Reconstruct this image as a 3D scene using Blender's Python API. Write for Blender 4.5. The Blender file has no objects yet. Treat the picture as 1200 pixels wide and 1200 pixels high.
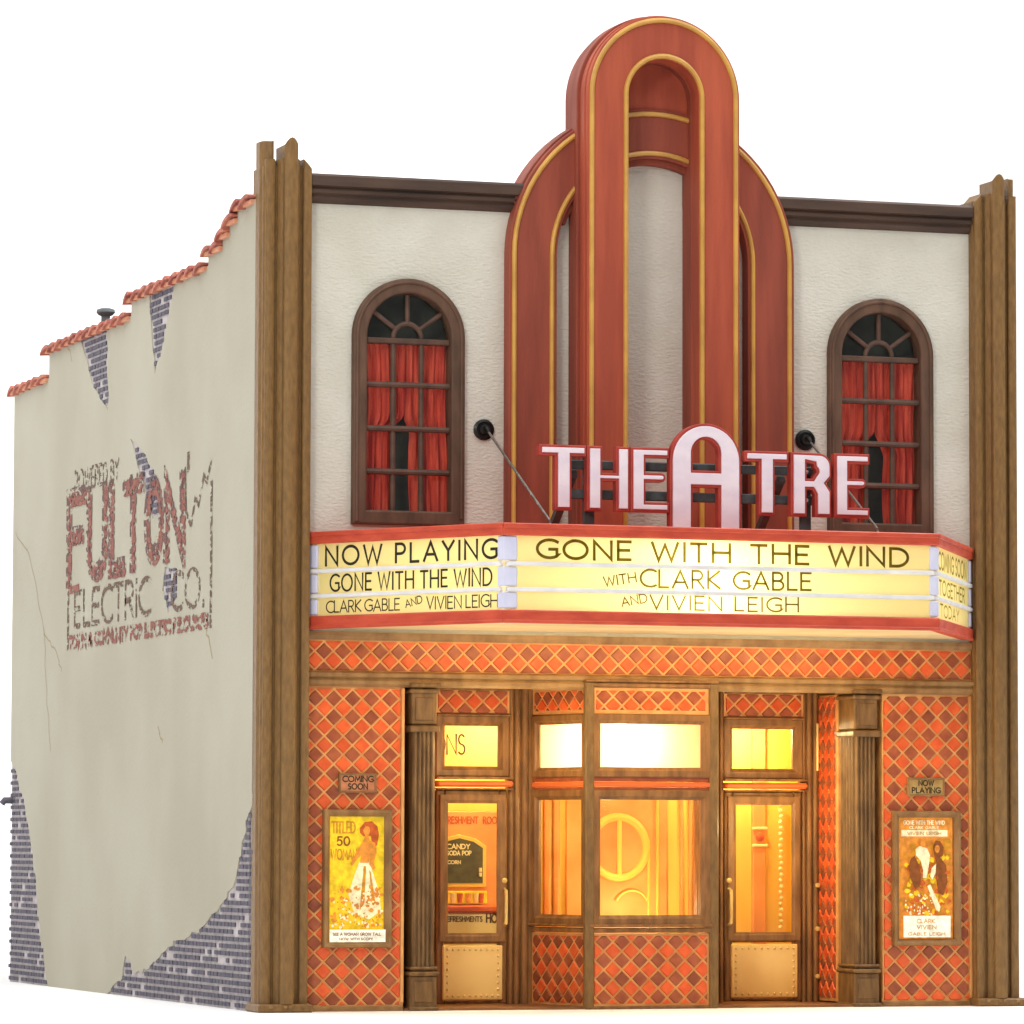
import bpy, bmesh, math, random
from mathutils import Matrix, Vector
random.seed(7)
R = math.radians
PI = math.pi
sc = bpy.context.scene
C = sc.collection

# ---------------------------------------------------------------- camera
cam = bpy.data.objects.new('camera', bpy.data.cameras.new('camera'))
C.objects.link(cam)
yaw, pit, rol = R(18.8715), R(3.9517), R(0.1597)
fw = Vector((math.sin(yaw)*math.cos(pit), math.cos(yaw)*math.cos(pit), math.sin(pit)))
r0 = Vector((math.cos(yaw), -math.sin(yaw), 0)); u0 = r0.cross(fw)
rr = math.cos(rol)*r0 + math.sin(rol)*u0; uu = -math.sin(rol)*r0 + math.cos(rol)*u0
cam.matrix_world = Matrix(((rr.x, uu.x, -fw.x, -15.7059), (rr.y, uu.y, -fw.y, -55.4082), (rr.z, uu.z, -fw.z, 2.0189), (0, 0, 0, 1)))
cam.data.sensor_width = 36; cam.data.lens = 168.624
cam.data.clip_start = 1; cam.data.clip_end = 500
sc.camera = cam

# ---------------------------------------------------------------- world and studio lights
w = bpy.data.worlds.new('World'); sc.world = w; w.use_nodes = True
bg = w.node_tree.nodes['Background']; bg.inputs[0].default_value = (1, 1, 1, 1); bg.inputs[1].default_value = 0.20
sc.view_settings.view_transform = 'Standard'; sc.view_settings.look = 'None'
sc.view_settings.exposure = 0; sc.view_settings.gamma = 1

def area(name, loc, target, sx, sy, energy, col):
    l = bpy.data.lights.new(name, 'AREA'); l.shape = 'RECTANGLE'; l.size = sx; l.size_y = sy
    l.energy = energy; l.color = col
    o = bpy.data.objects.new(name, l); C.objects.link(o); o.location = loc
    o.rotation_euler = (Vector(target)-Vector(loc)).to_track_quat('-Z', 'Y').to_euler()
    return o
area('overhead_softbox', (2, -9, 32), (3, -3, 0), 46, 34, 11000, (1, 0.995, 0.985))
area('front_softbox', (-20, -30, 20), (4, 0, 5), 7, 6, 4100, (1, 0.97, 0.92))
area('backdrop_softbox', (4, 26, 24), (4, 70, 8), 60, 10, 42000, (1, 1, 1))
area('left_floor_softbox', (-16, 14, 26), (-14, 14, 0), 22, 30, 5500, (1, 1, 1))
area('right_floor_softbox', (24, 2, 24), (14, -2, 0), 18, 24, 6000, (1, 1, 1))
area('marquee_downlight', (5.0, -1.35, 4.56), (5.0, .25, 1.6), 6.0, .4, 105, (1, .76, .38))  # added warm fill without a fixture, brightens doors, tiles and kick plates

def lamp(name, loc, energy, col, rad=0.06):
    l = bpy.data.lights.new(name, 'POINT'); l.energy = energy; l.color = col; l.shadow_soft_size = rad
    o = bpy.data.objects.new(name, l); C.objects.link(o); o.location = loc
WARM = (1, 0.83, 0.45)
lamp('booth_lamp', (4.75, 0.30, 3.30), 60, WARM, 0.09)
lamp('booth_side_fill', (4.6, 0.35, 2.45), 40, WARM, 0.1)  # added unseen fill, throws a glow through the booth's right window
lamp('lobby_lamp', (3.3, 1.75, 3.55), 105, WARM, 0.1)
lamp('lobby_lamp', (7.0, 1.7, 3.45), 130, WARM, 0.1)
lamp('lobby_lamp', (5.6, 1.6, 1.2), 30, WARM, 0.1)
lamp('porch_fill', (3.05, -0.15, 3.1), 32, WARM, 0.08)  # this pair is added fill with no fixtures, lifts the doors and kick plates
lamp('porch_fill', (6.95, -0.15, 3.1), 24, WARM, 0.08)
lamp('reveal_fill', (6.75, 0.3, 2.25), 30, (1, .8, .36), 0.05)  # added unseen source for the glow on the right reveal and column side
lamp('marquee_lamp', (4.85, -1.75, 5.0), 140, (1, 0.90, 0.62), 0.1)
lamp('marquee_lamp', (2.5, -0.9, 5.15), 9, (1, 0.86, 0.55), 0.12)
lamp('marquee_lamp', (7.6, -0.9, 5.15), 9, (1, 0.86, 0.55), 0.12)

# ---------------------------------------------------------------- helpers
def lin(r, g, b):
    f = lambda c: (c/255/12.92) if c/255 <= .04045 else ((c/255+.055)/1.055)**2.4
    return (f(r), f(g), f(b), 1)

def mat(name, c1, c2=None, rough=.6, scale=3, stretch=(1, 1, 1), bump=0, bscale=40, bstretch=(1, 1, 1), metal=0, rnd=0, lo=.35, hi=.65, spec=.35, detail=4):
    m = bpy.data.materials.new(name); m.use_nodes = True; nt = m.node_tree; N = nt.nodes; L = nt.links
    b = N['Principled BSDF']; b.inputs['Roughness'].default_value = rough; b.inputs['Metallic'].default_value = metal
    b.inputs['Specular IOR Level'].default_value = spec
    geo = N.new('ShaderNodeNewGeometry')
    def noise(s, st, det=detail):
        mp = N.new('ShaderNodeMapping'); mp.inputs['Scale'].default_value = st; L.new(geo.outputs['Position'], mp.inputs[0])
        n = N.new('ShaderNodeTexNoise'); n.inputs['Scale'].default_value = s; n.inputs['Detail'].default_value = det; L.new(mp.outputs[0], n.inputs[0]); return n
    if c2:
        n = noise(scale, stretch); mr = N.new('ShaderNodeMapRange'); mr.inputs[1].default_value = lo; mr.inputs[2].default_value = hi
        L.new(n.outputs[0], mr.inputs[0]); mx = N.new('ShaderNodeMix'); mx.data_type = 'RGBA'
        mx.inputs[6].default_value = c1; mx.inputs[7].default_value = c2; L.new(mr.outputs[0], mx.inputs[0]); out = mx.outputs[2]
        if rnd:
            oi = N.new('ShaderNodeObjectInfo'); hs = N.new('ShaderNodeHueSaturation'); mr2 = N.new('ShaderNodeMapRange')
            mr2.inputs[3].default_value = 1-rnd; mr2.inputs[4].default_value = 1+rnd; L.new(oi.outputs['Random'], mr2.inputs[0])
            L.new(mr2.outputs[0], hs.inputs['Value']); L.new(out, hs.inputs['Color']); out = hs.outputs[0]
        L.new(out, b.inputs['Base Color'])
        rv = N.new('ShaderNodeMapRange'); rv.inputs[3].default_value = rough-.08; rv.inputs[4].default_value = min(1, rough+.12)
        L.new(n.outputs[0], rv.inputs[0]); L.new(rv.outputs[0], b.inputs['Roughness'])
    else:
        b.inputs['Base Color'].default_value = c1
    if bump:
        n2 = noise(bscale, bstretch, 3); bp = N.new('ShaderNodeBump'); bp.inputs['Strength'].default_value = bump; bp.inputs['Distance'].default_value = .02
        L.new(n2.outputs[0], bp.inputs['Height']); L.new(bp.outputs[0], b.inputs['Normal'])
    return m

M_ = {}
M_['stucco'] = mat('stucco_paint', lin(214, 211, 198), lin(203, 199, 184), .75, 1.3, bump=.85, bscale=15, bstretch=(1, 1, 2.2))
M_['plaster'] = mat('side_plaster', lin(184, 179, 161), lin(175, 169, 150), .8, .45, (1, 1, .8), bump=.2, bscale=16)
M_['mortar'] = mat('mortar', lin(204, 196, 196), lin(184, 174, 174), .9, 6)
M_['brick'] = mat('brick_paint', lin(84, 84, 98), lin(112, 104, 112), .85, 11)
M_['bronze'] = mat('bronze_paint', lin(141, 106, 60), lin(112, 83, 47), .45, 9, (2.5, 2.5, .8), bump=.4, bscale=30, bstretch=(2, 2, .8), lo=.25, hi=.75, detail=8)
M_['bronze_light'] = mat('bronze_trim', lin(160, 122, 76), lin(128, 94, 56), .5, 3, (2, 2, 1), bump=.15, bscale=14)
M_['oak'] = mat('door_frame_paint', lin(152, 106, 60), lin(118, 80, 44), .45, 5, (2, 2, .5), bump=.25, bscale=16)
M_['dark_oak'] = mat('column_paint', lin(132, 98, 58), lin(98, 70, 40), .5, 6, (2, 2, .5), bump=.3, bscale=14)
M_['cornice'] = mat('cornice_paint', lin(84, 64, 52), lin(62, 48, 40), .6, 1.6, (.6, 1, 4), bump=.15, bscale=12)
M_['winframe'] = mat('window_frame_paint', lin(106, 78, 60), lin(82, 60, 46), .6, 3, (2, 2, .6), bump=.12, bscale=15)
M_['muntin'] = mat('muntin_paint', lin(98, 72, 58), lin(78, 58, 48), .6, 5)
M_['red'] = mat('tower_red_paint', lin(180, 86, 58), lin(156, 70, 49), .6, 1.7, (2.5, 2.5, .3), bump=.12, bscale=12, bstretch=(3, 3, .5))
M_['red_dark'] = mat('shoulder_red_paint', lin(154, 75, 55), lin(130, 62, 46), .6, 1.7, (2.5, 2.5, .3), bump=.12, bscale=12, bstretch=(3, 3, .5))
M_['gold'] = mat('gold_line_paint', lin(206, 156, 66), lin(186, 136, 54), .4, 3, spec=.6)
M_['orange_tile'] = mat('orange_tile', lin(232, 104, 52), lin(216, 86, 42), .3, 7, rnd=.12, bump=.2, bscale=25)
M_['brown_tile'] = mat('brown_tile', lin(170, 92, 58), lin(146, 72, 46), .3, 7, rnd=.17, bump=.2, bscale=25)
M_['grout'] = mat('gold_grout', lin(230, 172, 104), lin(206, 140, 80), .5, 4, bump=.1, bscale=20)
M_['marquee_red'] = mat('marquee_red', lin(205, 84, 58), lin(184, 68, 48), .42, 3, (1, 1, 3))
M_['cream'] = mat('soffit_cream', lin(226, 205, 156), lin(214, 190, 140), .6, 1.2)
M_['white_strip'] = mat('white_strip', lin(232, 230, 228), lin(218, 216, 218), .4, 4)
M_['lavender'] = mat('corner_cap', lin(214, 214, 232), lin(202, 202, 226), .45, 4)
M_['inner_white'] = mat('lamp_box_white', (.85, .85, .82, 1))
M_['letter_rim'] = mat('letter_red', lin(172, 66, 54), lin(156, 54, 46), .4, 5)
M_['letter_face'] = mat('letter_face', lin(232, 220, 226), lin(220, 206, 216), .4, 2.5, (1, 1, 2), spec=.5)
M_['rail'] = mat('grey_rail', lin(78, 84, 84), lin(62, 66, 66), .5, 8)
M_['black_metal'] = mat('black_metal', lin(44, 42, 40), lin(30, 29, 28), .35, 9, metal=.5)
M_['steel'] = mat('rod_steel', lin(150, 146, 140), lin(120, 116, 108), .3, 9, metal=.7)
M_['curtain'] = mat('red_curtain', lin(230, 92, 68), lin(186, 50, 38), .7, 4, (3, 3, .4))
M_['dark_room'] = mat('painted_room_shade', lin(62, 64, 58), lin(48, 50, 46), .7, 3)  # darkness of the room behind the windows, put into the colour
M_['terracotta'] = mat('terracotta', lin(196, 124, 104), lin(150, 78, 66), .7, 6, rnd=.13, bump=.1)
M_['salmon'] = mat('salmon_bed', lin(222, 160, 126), lin(206, 136, 104), .8, 5)
M_['roof'] = mat('tar_roof', lin(70, 68, 66), lin(60, 58, 56), .9, 3)
M_['vent'] = mat('vent_grey', lin(112, 118, 120), lin(84, 88, 92), .6, 8)
M_['kick'] = mat('brass_plate', lin(250, 208, 124), lin(240, 190, 104), .35, 1.5, spec=.6)
M_['rivet'] = mat('rivet_gold', lin(250, 214, 130), lin(232, 190, 110), .3, 6, metal=.3)
M_['yellow_wall'] = mat('lobby_yellow', lin(246, 206, 92), lin(238, 190, 76), .6, 1.2, (2, 2, .5))
M_['orange_wall'] = mat('lobby_orange', lin(240, 168, 92), lin(230, 148, 74), .6, 1.8)
M_['orange_ledge'] = mat('orange_ledge', lin(228, 116, 60), lin(206, 92, 46), .4, 3, (.6, .6, 3))
M_['ink'] = mat('black_ink', lin(40, 36, 22))
M_['brown_ink'] = mat('brown_ink', lin(84, 56, 32))
M_['menu'] = mat('menu_green', lin(96, 92, 52), lin(78, 72, 40), .5, 8)
M_['pale'] = mat('pale_yellow', lin(250, 236, 170), lin(244, 226, 150), .5, 3)
M_['floor_in'] = mat('lobby_floor', lin(150, 100, 60), lin(120, 80, 50), .5, 3)
M_['floor'] = mat('studio_white', (.93, .93, .93, 1), rough=.9, spec=.1)

def glass(name, frost=0.0, col=(1, 1, 1, 1)):
    m = bpy.data.materials.new(name); m.use_nodes = True; nt = m.node_tree; N = nt.nodes; L = nt.links
    N.remove(N['Principled BSDF']); o = N['Material Output']
    t = N.new('ShaderNodeBsdfTransparent'); t.inputs[0].default_value = (.97, .98, .96, 1)
    g = N.new('ShaderNodeBsdfGlossy'); g.inputs['Roughness'].default_value = .04
    f = N.new('ShaderNodeLayerWeight'); f.inputs[0].default_value = .5
    pw = N.new('ShaderNodeMath'); pw.operation = 'POWER'; pw.inputs[1].default_value = 4; L.new(f.outputs['Facing'], pw.inputs[0])
    ma = N.new('ShaderNodeMath'); ma.operation = 'MULTIPLY_ADD'; ma.inputs[1].default_value = .5; ma.inputs[2].default_value = .03; L.new(pw.outputs[0], ma.inputs[0])
    mx = N.new('ShaderNodeMixShader'); L.new(ma.outputs[0], mx.inputs[0]); L.new(t.outputs[0], mx.inputs[1]); L.new(g.outputs[0], mx.inputs[2])
    last = mx
    if frost:
        tr = N.new('ShaderNodeBsdfTranslucent'); tr.inputs[0].default_value = col
        m2 = N.new('ShaderNodeMixShader'); m2.inputs[0].default_value = frost; L.new(mx.outputs[0], m2.inputs[1]); L.new(tr.outputs[0], m2.inputs[2]); last = m2
    L.new(last.outputs[0], o.inputs[0]); return m
M_['glass'] = glass('clear_glass')
M_['frosted'] = glass('frosted_glass', .72, (1, .95, .7, 1))

def translucent(name, col, amount, dcol):
    m = bpy.data.materials.new(name); m.use_nodes = True; nt = m.node_tree; N = nt.nodes; L = nt.links
    N.remove(N['Principled BSDF']); o = N['Material Output']
    t = N.new('ShaderNodeBsdfTranslucent'); t.inputs[0].default_value = col
    d = N.new('ShaderNodeBsdfDiffuse'); d.inputs[0].default_value = dcol
    mx = N.new('ShaderNodeMixShader'); mx.inputs[0].default_value = amount
    L.new(d.outputs[0], mx.inputs[1]); L.new(t.outputs[0], mx.inputs[2]); L.new(mx.outputs[0], o.inputs[0]); return m
M_['sign_panel'] = translucent('lit_sign_panel', (1, .88, .50, 1), .5, lin(240, 228, 158))
M_['sign_ink'] = translucent('sign_letter_ink', (.42, .36, .05, 1), .35, lin(46, 40, 18))

M_['faded_ink'] = translucent('faded_sign_ink', (.5, .45, .1, 1), .4, lin(120, 110, 52))
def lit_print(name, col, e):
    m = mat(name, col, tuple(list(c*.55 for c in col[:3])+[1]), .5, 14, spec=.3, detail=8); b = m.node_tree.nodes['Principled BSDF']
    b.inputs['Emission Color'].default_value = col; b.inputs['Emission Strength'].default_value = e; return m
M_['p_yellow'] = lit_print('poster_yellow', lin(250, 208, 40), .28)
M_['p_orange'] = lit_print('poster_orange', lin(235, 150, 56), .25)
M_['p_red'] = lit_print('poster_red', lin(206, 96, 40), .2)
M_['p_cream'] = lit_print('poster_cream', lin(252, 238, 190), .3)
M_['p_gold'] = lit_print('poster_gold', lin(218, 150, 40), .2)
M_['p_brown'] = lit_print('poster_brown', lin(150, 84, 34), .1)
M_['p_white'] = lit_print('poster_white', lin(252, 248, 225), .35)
m = bpy.data.materials.new('lamp_bulb'); m.use_nodes = True; b = m.node_tree.nodes['Principled BSDF']
b.inputs['Emission Color'].default_value = (1, .9, .65, 1); b.inputs['Emission Strength'].default_value = 14; M_['bulb'] = m

def worn_paint(name, c, thr, scale):       # flaking wall paint: opaque flecks, bare wall between
    m = mat(name, c, tuple(list(x*.7 for x in c[:3])+[1]), .85, 7); nt = m.node_tree; N = nt.nodes; L = nt.links
    geo = N.new('ShaderNodeNewGeometry'); mp = N.new('ShaderNodeMapping'); mp.inputs['Scale'].default_value = (1, .45, 1)
    L.new(geo.outputs['Position'], mp.inputs[0]); n = N.new('ShaderNodeTexNoise'); n.inputs['Scale'].default_value = scale; n.inputs['Detail'].default_value = 3
    L.new(mp.outputs[0], n.inputs[0]); mr = N.new('ShaderNodeMapRange'); mr.inputs[1].default_value = thr-.02; mr.inputs[2].default_value = thr+.02
    L.new(n.outputs[0], mr.inputs[0]); b = N['Principled BSDF']; L.new(mr.outputs[0], b.inputs['Alpha']); return m
M_['worn_red'] = worn_paint('worn_red_lettering', lin(156, 98, 86), .47, 14)
M_['worn_dark'] = worn_paint('worn_dark_lettering', lin(122, 98, 82), .475, 16)
M_['worn_blue'] = worn_paint('worn_shadow_lettering', lin(120, 88, 84), .5, 11)

I4 = Matrix.Identity(4)
def frame_m(ox, oy, ux, uy):      # local x along the face, local y into it, z up
    n = math.hypot(ux, uy); ux /= n; uy /= n
    return Matrix(((ux, -uy, 0, ox), (uy, ux, 0, oy), (0, 0, 1, 0), (0, 0, 0, 1)))
MS = frame_m(0, 13.06, 0, -1)          # side wall: u runs from the back corner to the front
WL = {}
def wl(o): return WL.get(o.name, Vector((0, 0, 0))) if o else Vector((0, 0, 0))

def link_mesh(name, me, m, parent=None, M=I4, smooth=False, label=None, kind=None):
    me.transform(M)
    if len(me.vertices):
        lo = Vector([min(v.co[i] for v in me.vertices) for i in range(3)]); hi = Vector([max(v.co[i] for v in me.vertices) for i in range(3)])
        c = Vector(((lo.x+hi.x)/2, (lo.y+hi.y)/2, lo.z))
    else: c = Vector((0, 0, 0))
    me.transform(Matrix.Translation(-c)); me.name = name
    me.materials.clear(); me.materials.append(M_[m] if isinstance(m, str) else m)
    for p in me.polygons: p.use_smooth = smooth; p.material_index = 0
    if smooth:
        try: me.set_sharp_from_angle(angle=R(38))
        except Exception: pass
    o = bpy.data.objects.new(name, me); C.objects.link(o)
    if parent: o.parent = parent
    o.location = c-wl(parent); WL[o.name] = c
    if label: o['label'] = label
    if kind: o['kind'] = kind
    return o

def inst(name, me, loc, parent, mtx=None):      # shared-mesh copy at world loc
    o = bpy.data.objects.new(name, me); C.objects.link(o); o.parent = parent
    o.location = Vector(loc)-wl(parent); WL[o.name] = Vector(loc)
    return o

def thing(name, label, cat, loc, group=None):
    o = bpy.data.objects.new(name, None); C.objects.link(o); o.location = loc; o.empty_display_size = .3; WL[o.name] = Vector(loc)
    o['label'] = label; o['category'] = cat
    if group: o['group'] = group
    return o
def tag(o, label, cat, group=None):
    o['label'] = label; o['category'] = cat
    if group: o['group'] = group
    return o

def box(bm, x0, x1, y0, y1, z0, z1, bev=0):
    g = bmesh.ops.create_cube(bm, size=1)
    bmesh.ops.scale(bm, vec=(x1-x0, y1-y0, z1-z0), verts=g['verts']); bmesh.ops.translate(bm, vec=((x0+x1)/2, (y0+y1)/2, (z0+z1)/2), verts=g['verts'])
    if bev:
        es = list({e for v in g['verts'] for e in v.link_edges})
        bmesh.ops.bevel(bm, geom=es, offset=bev, segments=1, affect='EDGES', profile=.5)
def boxes(name, L, m, parent=None, M=I4, bev=0.012, **k):
    bm = bmesh.new()
    for b in L: box(bm, *b, bev=bev)
    me = bpy.data.meshes.new(name); bm.to_mesh(me); bm.free(); return link_mesh(name, me, m, parent, M, **k)

def sheet(name, x0, x1, y, z0, z1, m, parent=None, M=I4):      # thin film or pane: one skin that light passes through
    me = bpy.data.meshes.new(name); me.from_pydata([(x0, y, z0), (x1, y, z0), (x1, y, z1), (x0, y, z1)], [], [(0, 1, 2, 3)])
    return link_mesh(name, me, m, parent, M)
def poly_me(outs, y0, y1, bevel=0, offset=0):      # outlines in (x, z); front face at y0
    cu = bpy.data.curves.new('outline', 'CURVE'); cu.dimensions = '2D'; cu.fill_mode = 'BOTH'
    cu.extrude = max((y1-y0)/2-bevel, 0); cu.bevel_depth = bevel; cu.bevel_resolution = 1; cu.offset = offset
    for pts in outs:
        s = cu.splines.new('POLY'); s.points.add(len(pts)-1)
        for i, q in enumerate(pts): s.points[i].co = (q[0], q[1], 0, 1)
        s.use_cyclic_u = True
    o = bpy.data.objects.new('outline', cu); me = o.to_mesh().copy(); o.to_mesh_clear(); bpy.data.objects.remove(o); bpy.data.curves.remove(cu)
    me.transform(Matrix.Translation((0, (y0+y1)/2, 0)) @ Matrix.Rotation(PI/2, 4, 'X')); return me
def poly(name, outs, y0, y1, m, parent=None, M=I4, bevel=0, offset=0, **k):
    return link_mesh(name, poly_me(outs, y0, y1, bevel, offset), m, parent, M, **k)

def prism(name, plan, z0, z1, m, parent=None, M=I4, smooth=False):   # plan polygon in x,y
    bm = bmesh.new(); a = [bm.verts.new((x, y, z0)) for x, y in plan]; b = [bm.verts.new((x, y, z1)) for x, y in plan]
    n = len(plan); bm.faces.new(a[::-1]); bm.faces.new(b)
    for i in range(n): bm.faces.new((a[i], a[(i+1) % n], b[(i+1) % n], b[i]))
    bmesh.ops.recalc_face_normals(bm, faces=bm.faces)
    me = bpy.data.meshes.new(name); bm.to_mesh(me); bm.free(); return link_mesh(name, me, m, parent, M, smooth)

def tube_bm(bm, pts, r, n=8, closed=False):
    pts = [Vector(p) for p in pts]; rings = []; N = len(pts)
    for i, p in enumerate(pts):
        a = pts[i-1] if (i > 0 or closed) else p; b = pts[(i+1) % N] if (i < N-1 or closed) else p
        t = (b-a).normalized(); ref = Vector((0, 1, 0)) if abs(t.y) < .9 else Vector((1, 0, 0))
        u = t.cross(ref).normalized(); v = t.cross(u)
        rad = r[i] if isinstance(r, (list, tuple)) else r
        rings.append([bm.verts.new(p+rad*(math.cos(2*PI*k/n)*u+math.sin(2*PI*k/n)*v)) for k in range(n)])
    for i in range(N if closed else N-1):
        A, B = rings[i], rings[(i+1) % N]
        for k in range(n): bm.faces.new((A[k], A[(k+1) % n], B[(k+1) % n], B[k]))
    if not closed: bm.faces.new(rings[0][::-1]); bm.faces.new(rings[-1])
def tubes(name, lines, r, m, parent=None, M=I4, n=8, closed=False, **k):
    bm = bmesh.new()
    for L in lines: tube_bm(bm, L, r, n, closed)
    bmesh.ops.recalc_face_normals(bm, faces=bm.faces)
    me = bpy.data.meshes.new(name); bm.to_mesh(me); bm.free(); return link_mesh(name, me, m, parent, M, smooth=True, **k)
def lathe(name, prof, n, m, parent, loc, axis='Z', **k):   # prof: (r, h) pairs
    bm = bmesh.new(); rings = []
    for r, h in prof: rings.append([bm.verts.new((r*math.cos(2*PI*i/n), r*math.sin(2*PI*i/n), h)) for i in range(n)])
    for A, B in zip(rings, rings[1:]):
        for i in range(n): bm.faces.new((A[i], A[(i+1) % n], B[(i+1) % n], B[i]))
    bm.faces.new(rings[0][::-1]); bm.faces.new(rings[-1]); bmesh.ops.remove_doubles(bm, verts=bm.verts, dist=1e-5); bmesh.ops.recalc_face_normals(bm, faces=bm.faces)
    me = bpy.data.meshes.new(name); bm.to_mesh(me); bm.free()
    T = Matrix.Translation(loc)
    if axis == 'Y': T = T @ Matrix.Rotation(PI/2, 4, 'X')       # h towards -Y
    return link_mesh(name, me, m, parent, T, smooth=True, **k)

def mitre_frame(name, x0, x1, z0, z1, wd, y, d, m, parent, M=I4, lip=.35, top=None, inner_drop=None):
    """picture-frame moulding: outer rectangle x0..x1, z0..z1, width wd, face at y-d, back at y; sloping inner half"""
    bm = bmesh.new(); prof = [(0, 0), (0, -d*.8), (wd*.12, -d), (wd*(1-lip), -d), (wd*.8, -d*.72), (wd, -d*.5), (wd, 0)]
    cs = [(x0, z0, 1, 1), (x1, z0, -1, 1), (x1, z1, -1, -1), (x0, z1, 1, -1)]; rings = []
    for cx, cz, sx, sz in cs: rings.append([bm.verts.new((cx+sx*a, y+b, cz+sz*a)) for a, b in prof])
    for i in range(4):
        A, B = rings[i], rings[(i+1) % 4]
        for k in range(len(prof)-1): bm.faces.new((A[k], A[k+1], B[k+1], B[k]))
        bm.faces.new((A[-1], A[0], B[0], B[-1]))
    bmesh.ops.recalc_face_normals(bm, faces=bm.faces)
    me = bpy.data.meshes.new(name); bm.to_mesh(me); bm.free(); return link_mesh(name, me, m, parent, M)

# ---------------------------------------------------------------- stroke lettering
def arc(cx, cy, rx, ry, a0, a1, n=12):
    return [(cx+rx*math.cos(R(a0+(a1-a0)*i/n)), cy+ry*math.sin(R(a0+(a1-a0)*i/n))) for i in range(n+1)]
G = {
 'A': (.78, [[(0, 0), (.39, 1), (.78, 0)], [(.13, .33), (.65, .33)]]),
 'B': (.55, [[(0, 0), (0, 1), (.28, 1)]+arc(.28, .76, .22, .24, 90, -90)+[(0, .52)], [(.28, .52)]+arc(.3, .26, .25, .26, 90, -90)+[(0, 0)]]),
 'C': (.72, [arc(.5, .5, .5, .5, 55, 305, 18)]),
 'D': (.74, [[(0, 0), (0, 1), (.26, 1)]+arc(.26, .5, .48, .5, 90, -90, 16)+[(0, 0)]]),
 'E': (.5, [[(.5, 1), (0, 1), (0, 0), (.5, 0)], [(0, .52), (.44, .52)]]),
 'F': (.5, [[(.5, 1), (0, 1), (0, 0)], [(0, .52), (.42, .52)]]),
 'G': (.8, [arc(.5, .5, .5, .5, 50, 320, 18)+[(.8, .12), (.8, .48), (.5, .48)]]),
 'H': (.7, [[(0, 0), (0, 1)], [(.7, 0), (.7, 1)], [(0, .52), (.7, .52)]]),
 'I': (0.0, [[(0, 0), (0, 1)]]),
 'K': (.6, [[(0, 0), (0, 1)], [(.58, 1), (.04, .5), (.6, 0)]]),
 'L': (.46, [[(0, 1), (0, 0), (.46, 0)]]),
 'M': (.86, [[(0, 0), (.08, 1), (.43, .25), (.78, 1), (.86, 0)]]),
 'N': (.7, [[(0, 0), (0, 1), (.7, 0), (.7, 1)]]),
 'O': (.96, [arc(.48, .5, .48, .5, 0, 360, 24)]),
 'P': (.55, [[(0, 0), (0, 1), (.28, 1)]+arc(.28, .73, .26, .27, 90, -90)+[(0, .46)]]),
 'R': (.58, [[(0, 0), (0, 1), (.28, 1)]+arc(.28, .74, .24, .26, 90, -90)+[(0, .48)], [(.26, .48), (.58, 0)]]),
 'S': (.5, [arc(.26, .75, .22, .25, 40, 270, 10)+arc(.25, .25, .25, .25, 90, -140, 10)]),
 'T': (.62, [[(0, 1), (.62, 1)], [(.31, 1), (.31, 0)]]),
 'U': (.66, [[(0, 1)]+arc(.33, .32, .33, .32, 180, 360)+[(.66, 1)]]),
 'V': (.7, [[(0, 1), (.35, 0), (.7, 1)]]),
 'W': (1.05, [[(0, 1), (.26, 0), (.525, .9), (.79, 0), (1.05, 1)]]),
 'Y': (.64, [[(0, 1), (.32, .5), (.64, 1)], [(.32, .5), (.32, 0)]]),
 '.': (.05, [[(0, 0), (0, .08)]]), ',': (.08, [[(.06, .1), (0, -.1)]]),
 '&': (.7, [[(.7, 0), (.18, .7)]+arc(.32, .8, .17, .2, 200, -30, 8)+[(.1, .38)]+arc(.28, .22, .26, .22, 140, 330, 8)+[(.7, .4)]]),
 '5': (.5, [[(.48, 1), (.08, 1), (.04, .56)]+arc(.22, .32, .27, .32, 110, -140, 12)]),
 '0': (.6, [arc(.3, .5, .3, .5, 0, 360, 20)]),
}
def ribbon(bm, pts, w, y, ca, sa):
    """flat mitred stroke through pts in (x, z)"""
    closed = (Vector(pts[0])-Vector(pts[-1])).length < 1e-6
    P = [Vector(p) for p in pts]
    if closed: P = P[:-1]
    Q = [P[0]]
    for p in P[1:]:
        if (p-Q[-1]).length > 1e-5: Q.append(p)
    P = Q; n = len(P); L = []; Rr = []
    for i in range(n):
        d1 = (P[i]-P[i-1]) if (i > 0 or closed) else (P[1]-P[0]); d2 = (P[(i+1) % n]-P[i]) if (i < n-1 or closed) else (P[-1]-P[-2])
        d1 = d1.normalized(); d2 = d2.normalized(); n1 = Vector((-d1.y, d1.x)); n2 = Vector((-d2.y, d2.x)); mm = n1+n2
        if mm.length < 1e-4: mm = n1
        mm.normalize(); k = min(1/max(mm.dot(n1), .3), 2.2)
        e = Vector((0, 0))
        if not closed and i == 0: e = -d2*w*.45
        if not closed and i == n-1: e = d1*w*.45
        L.append(P[i]+e+mm*k*w/2); Rr.append(P[i]+e-mm*k*w/2)
    vl = [bm.verts.new((v.x, y, v.y)) for v in L]; vr = [bm.verts.new((v.x, y, v.y)) for v in Rr]
    for i in range(n if closed else n-1):
        j = (i+1) % n; bm.faces.new((vl[i], vr[i], vr[j], vl[j]))
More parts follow.
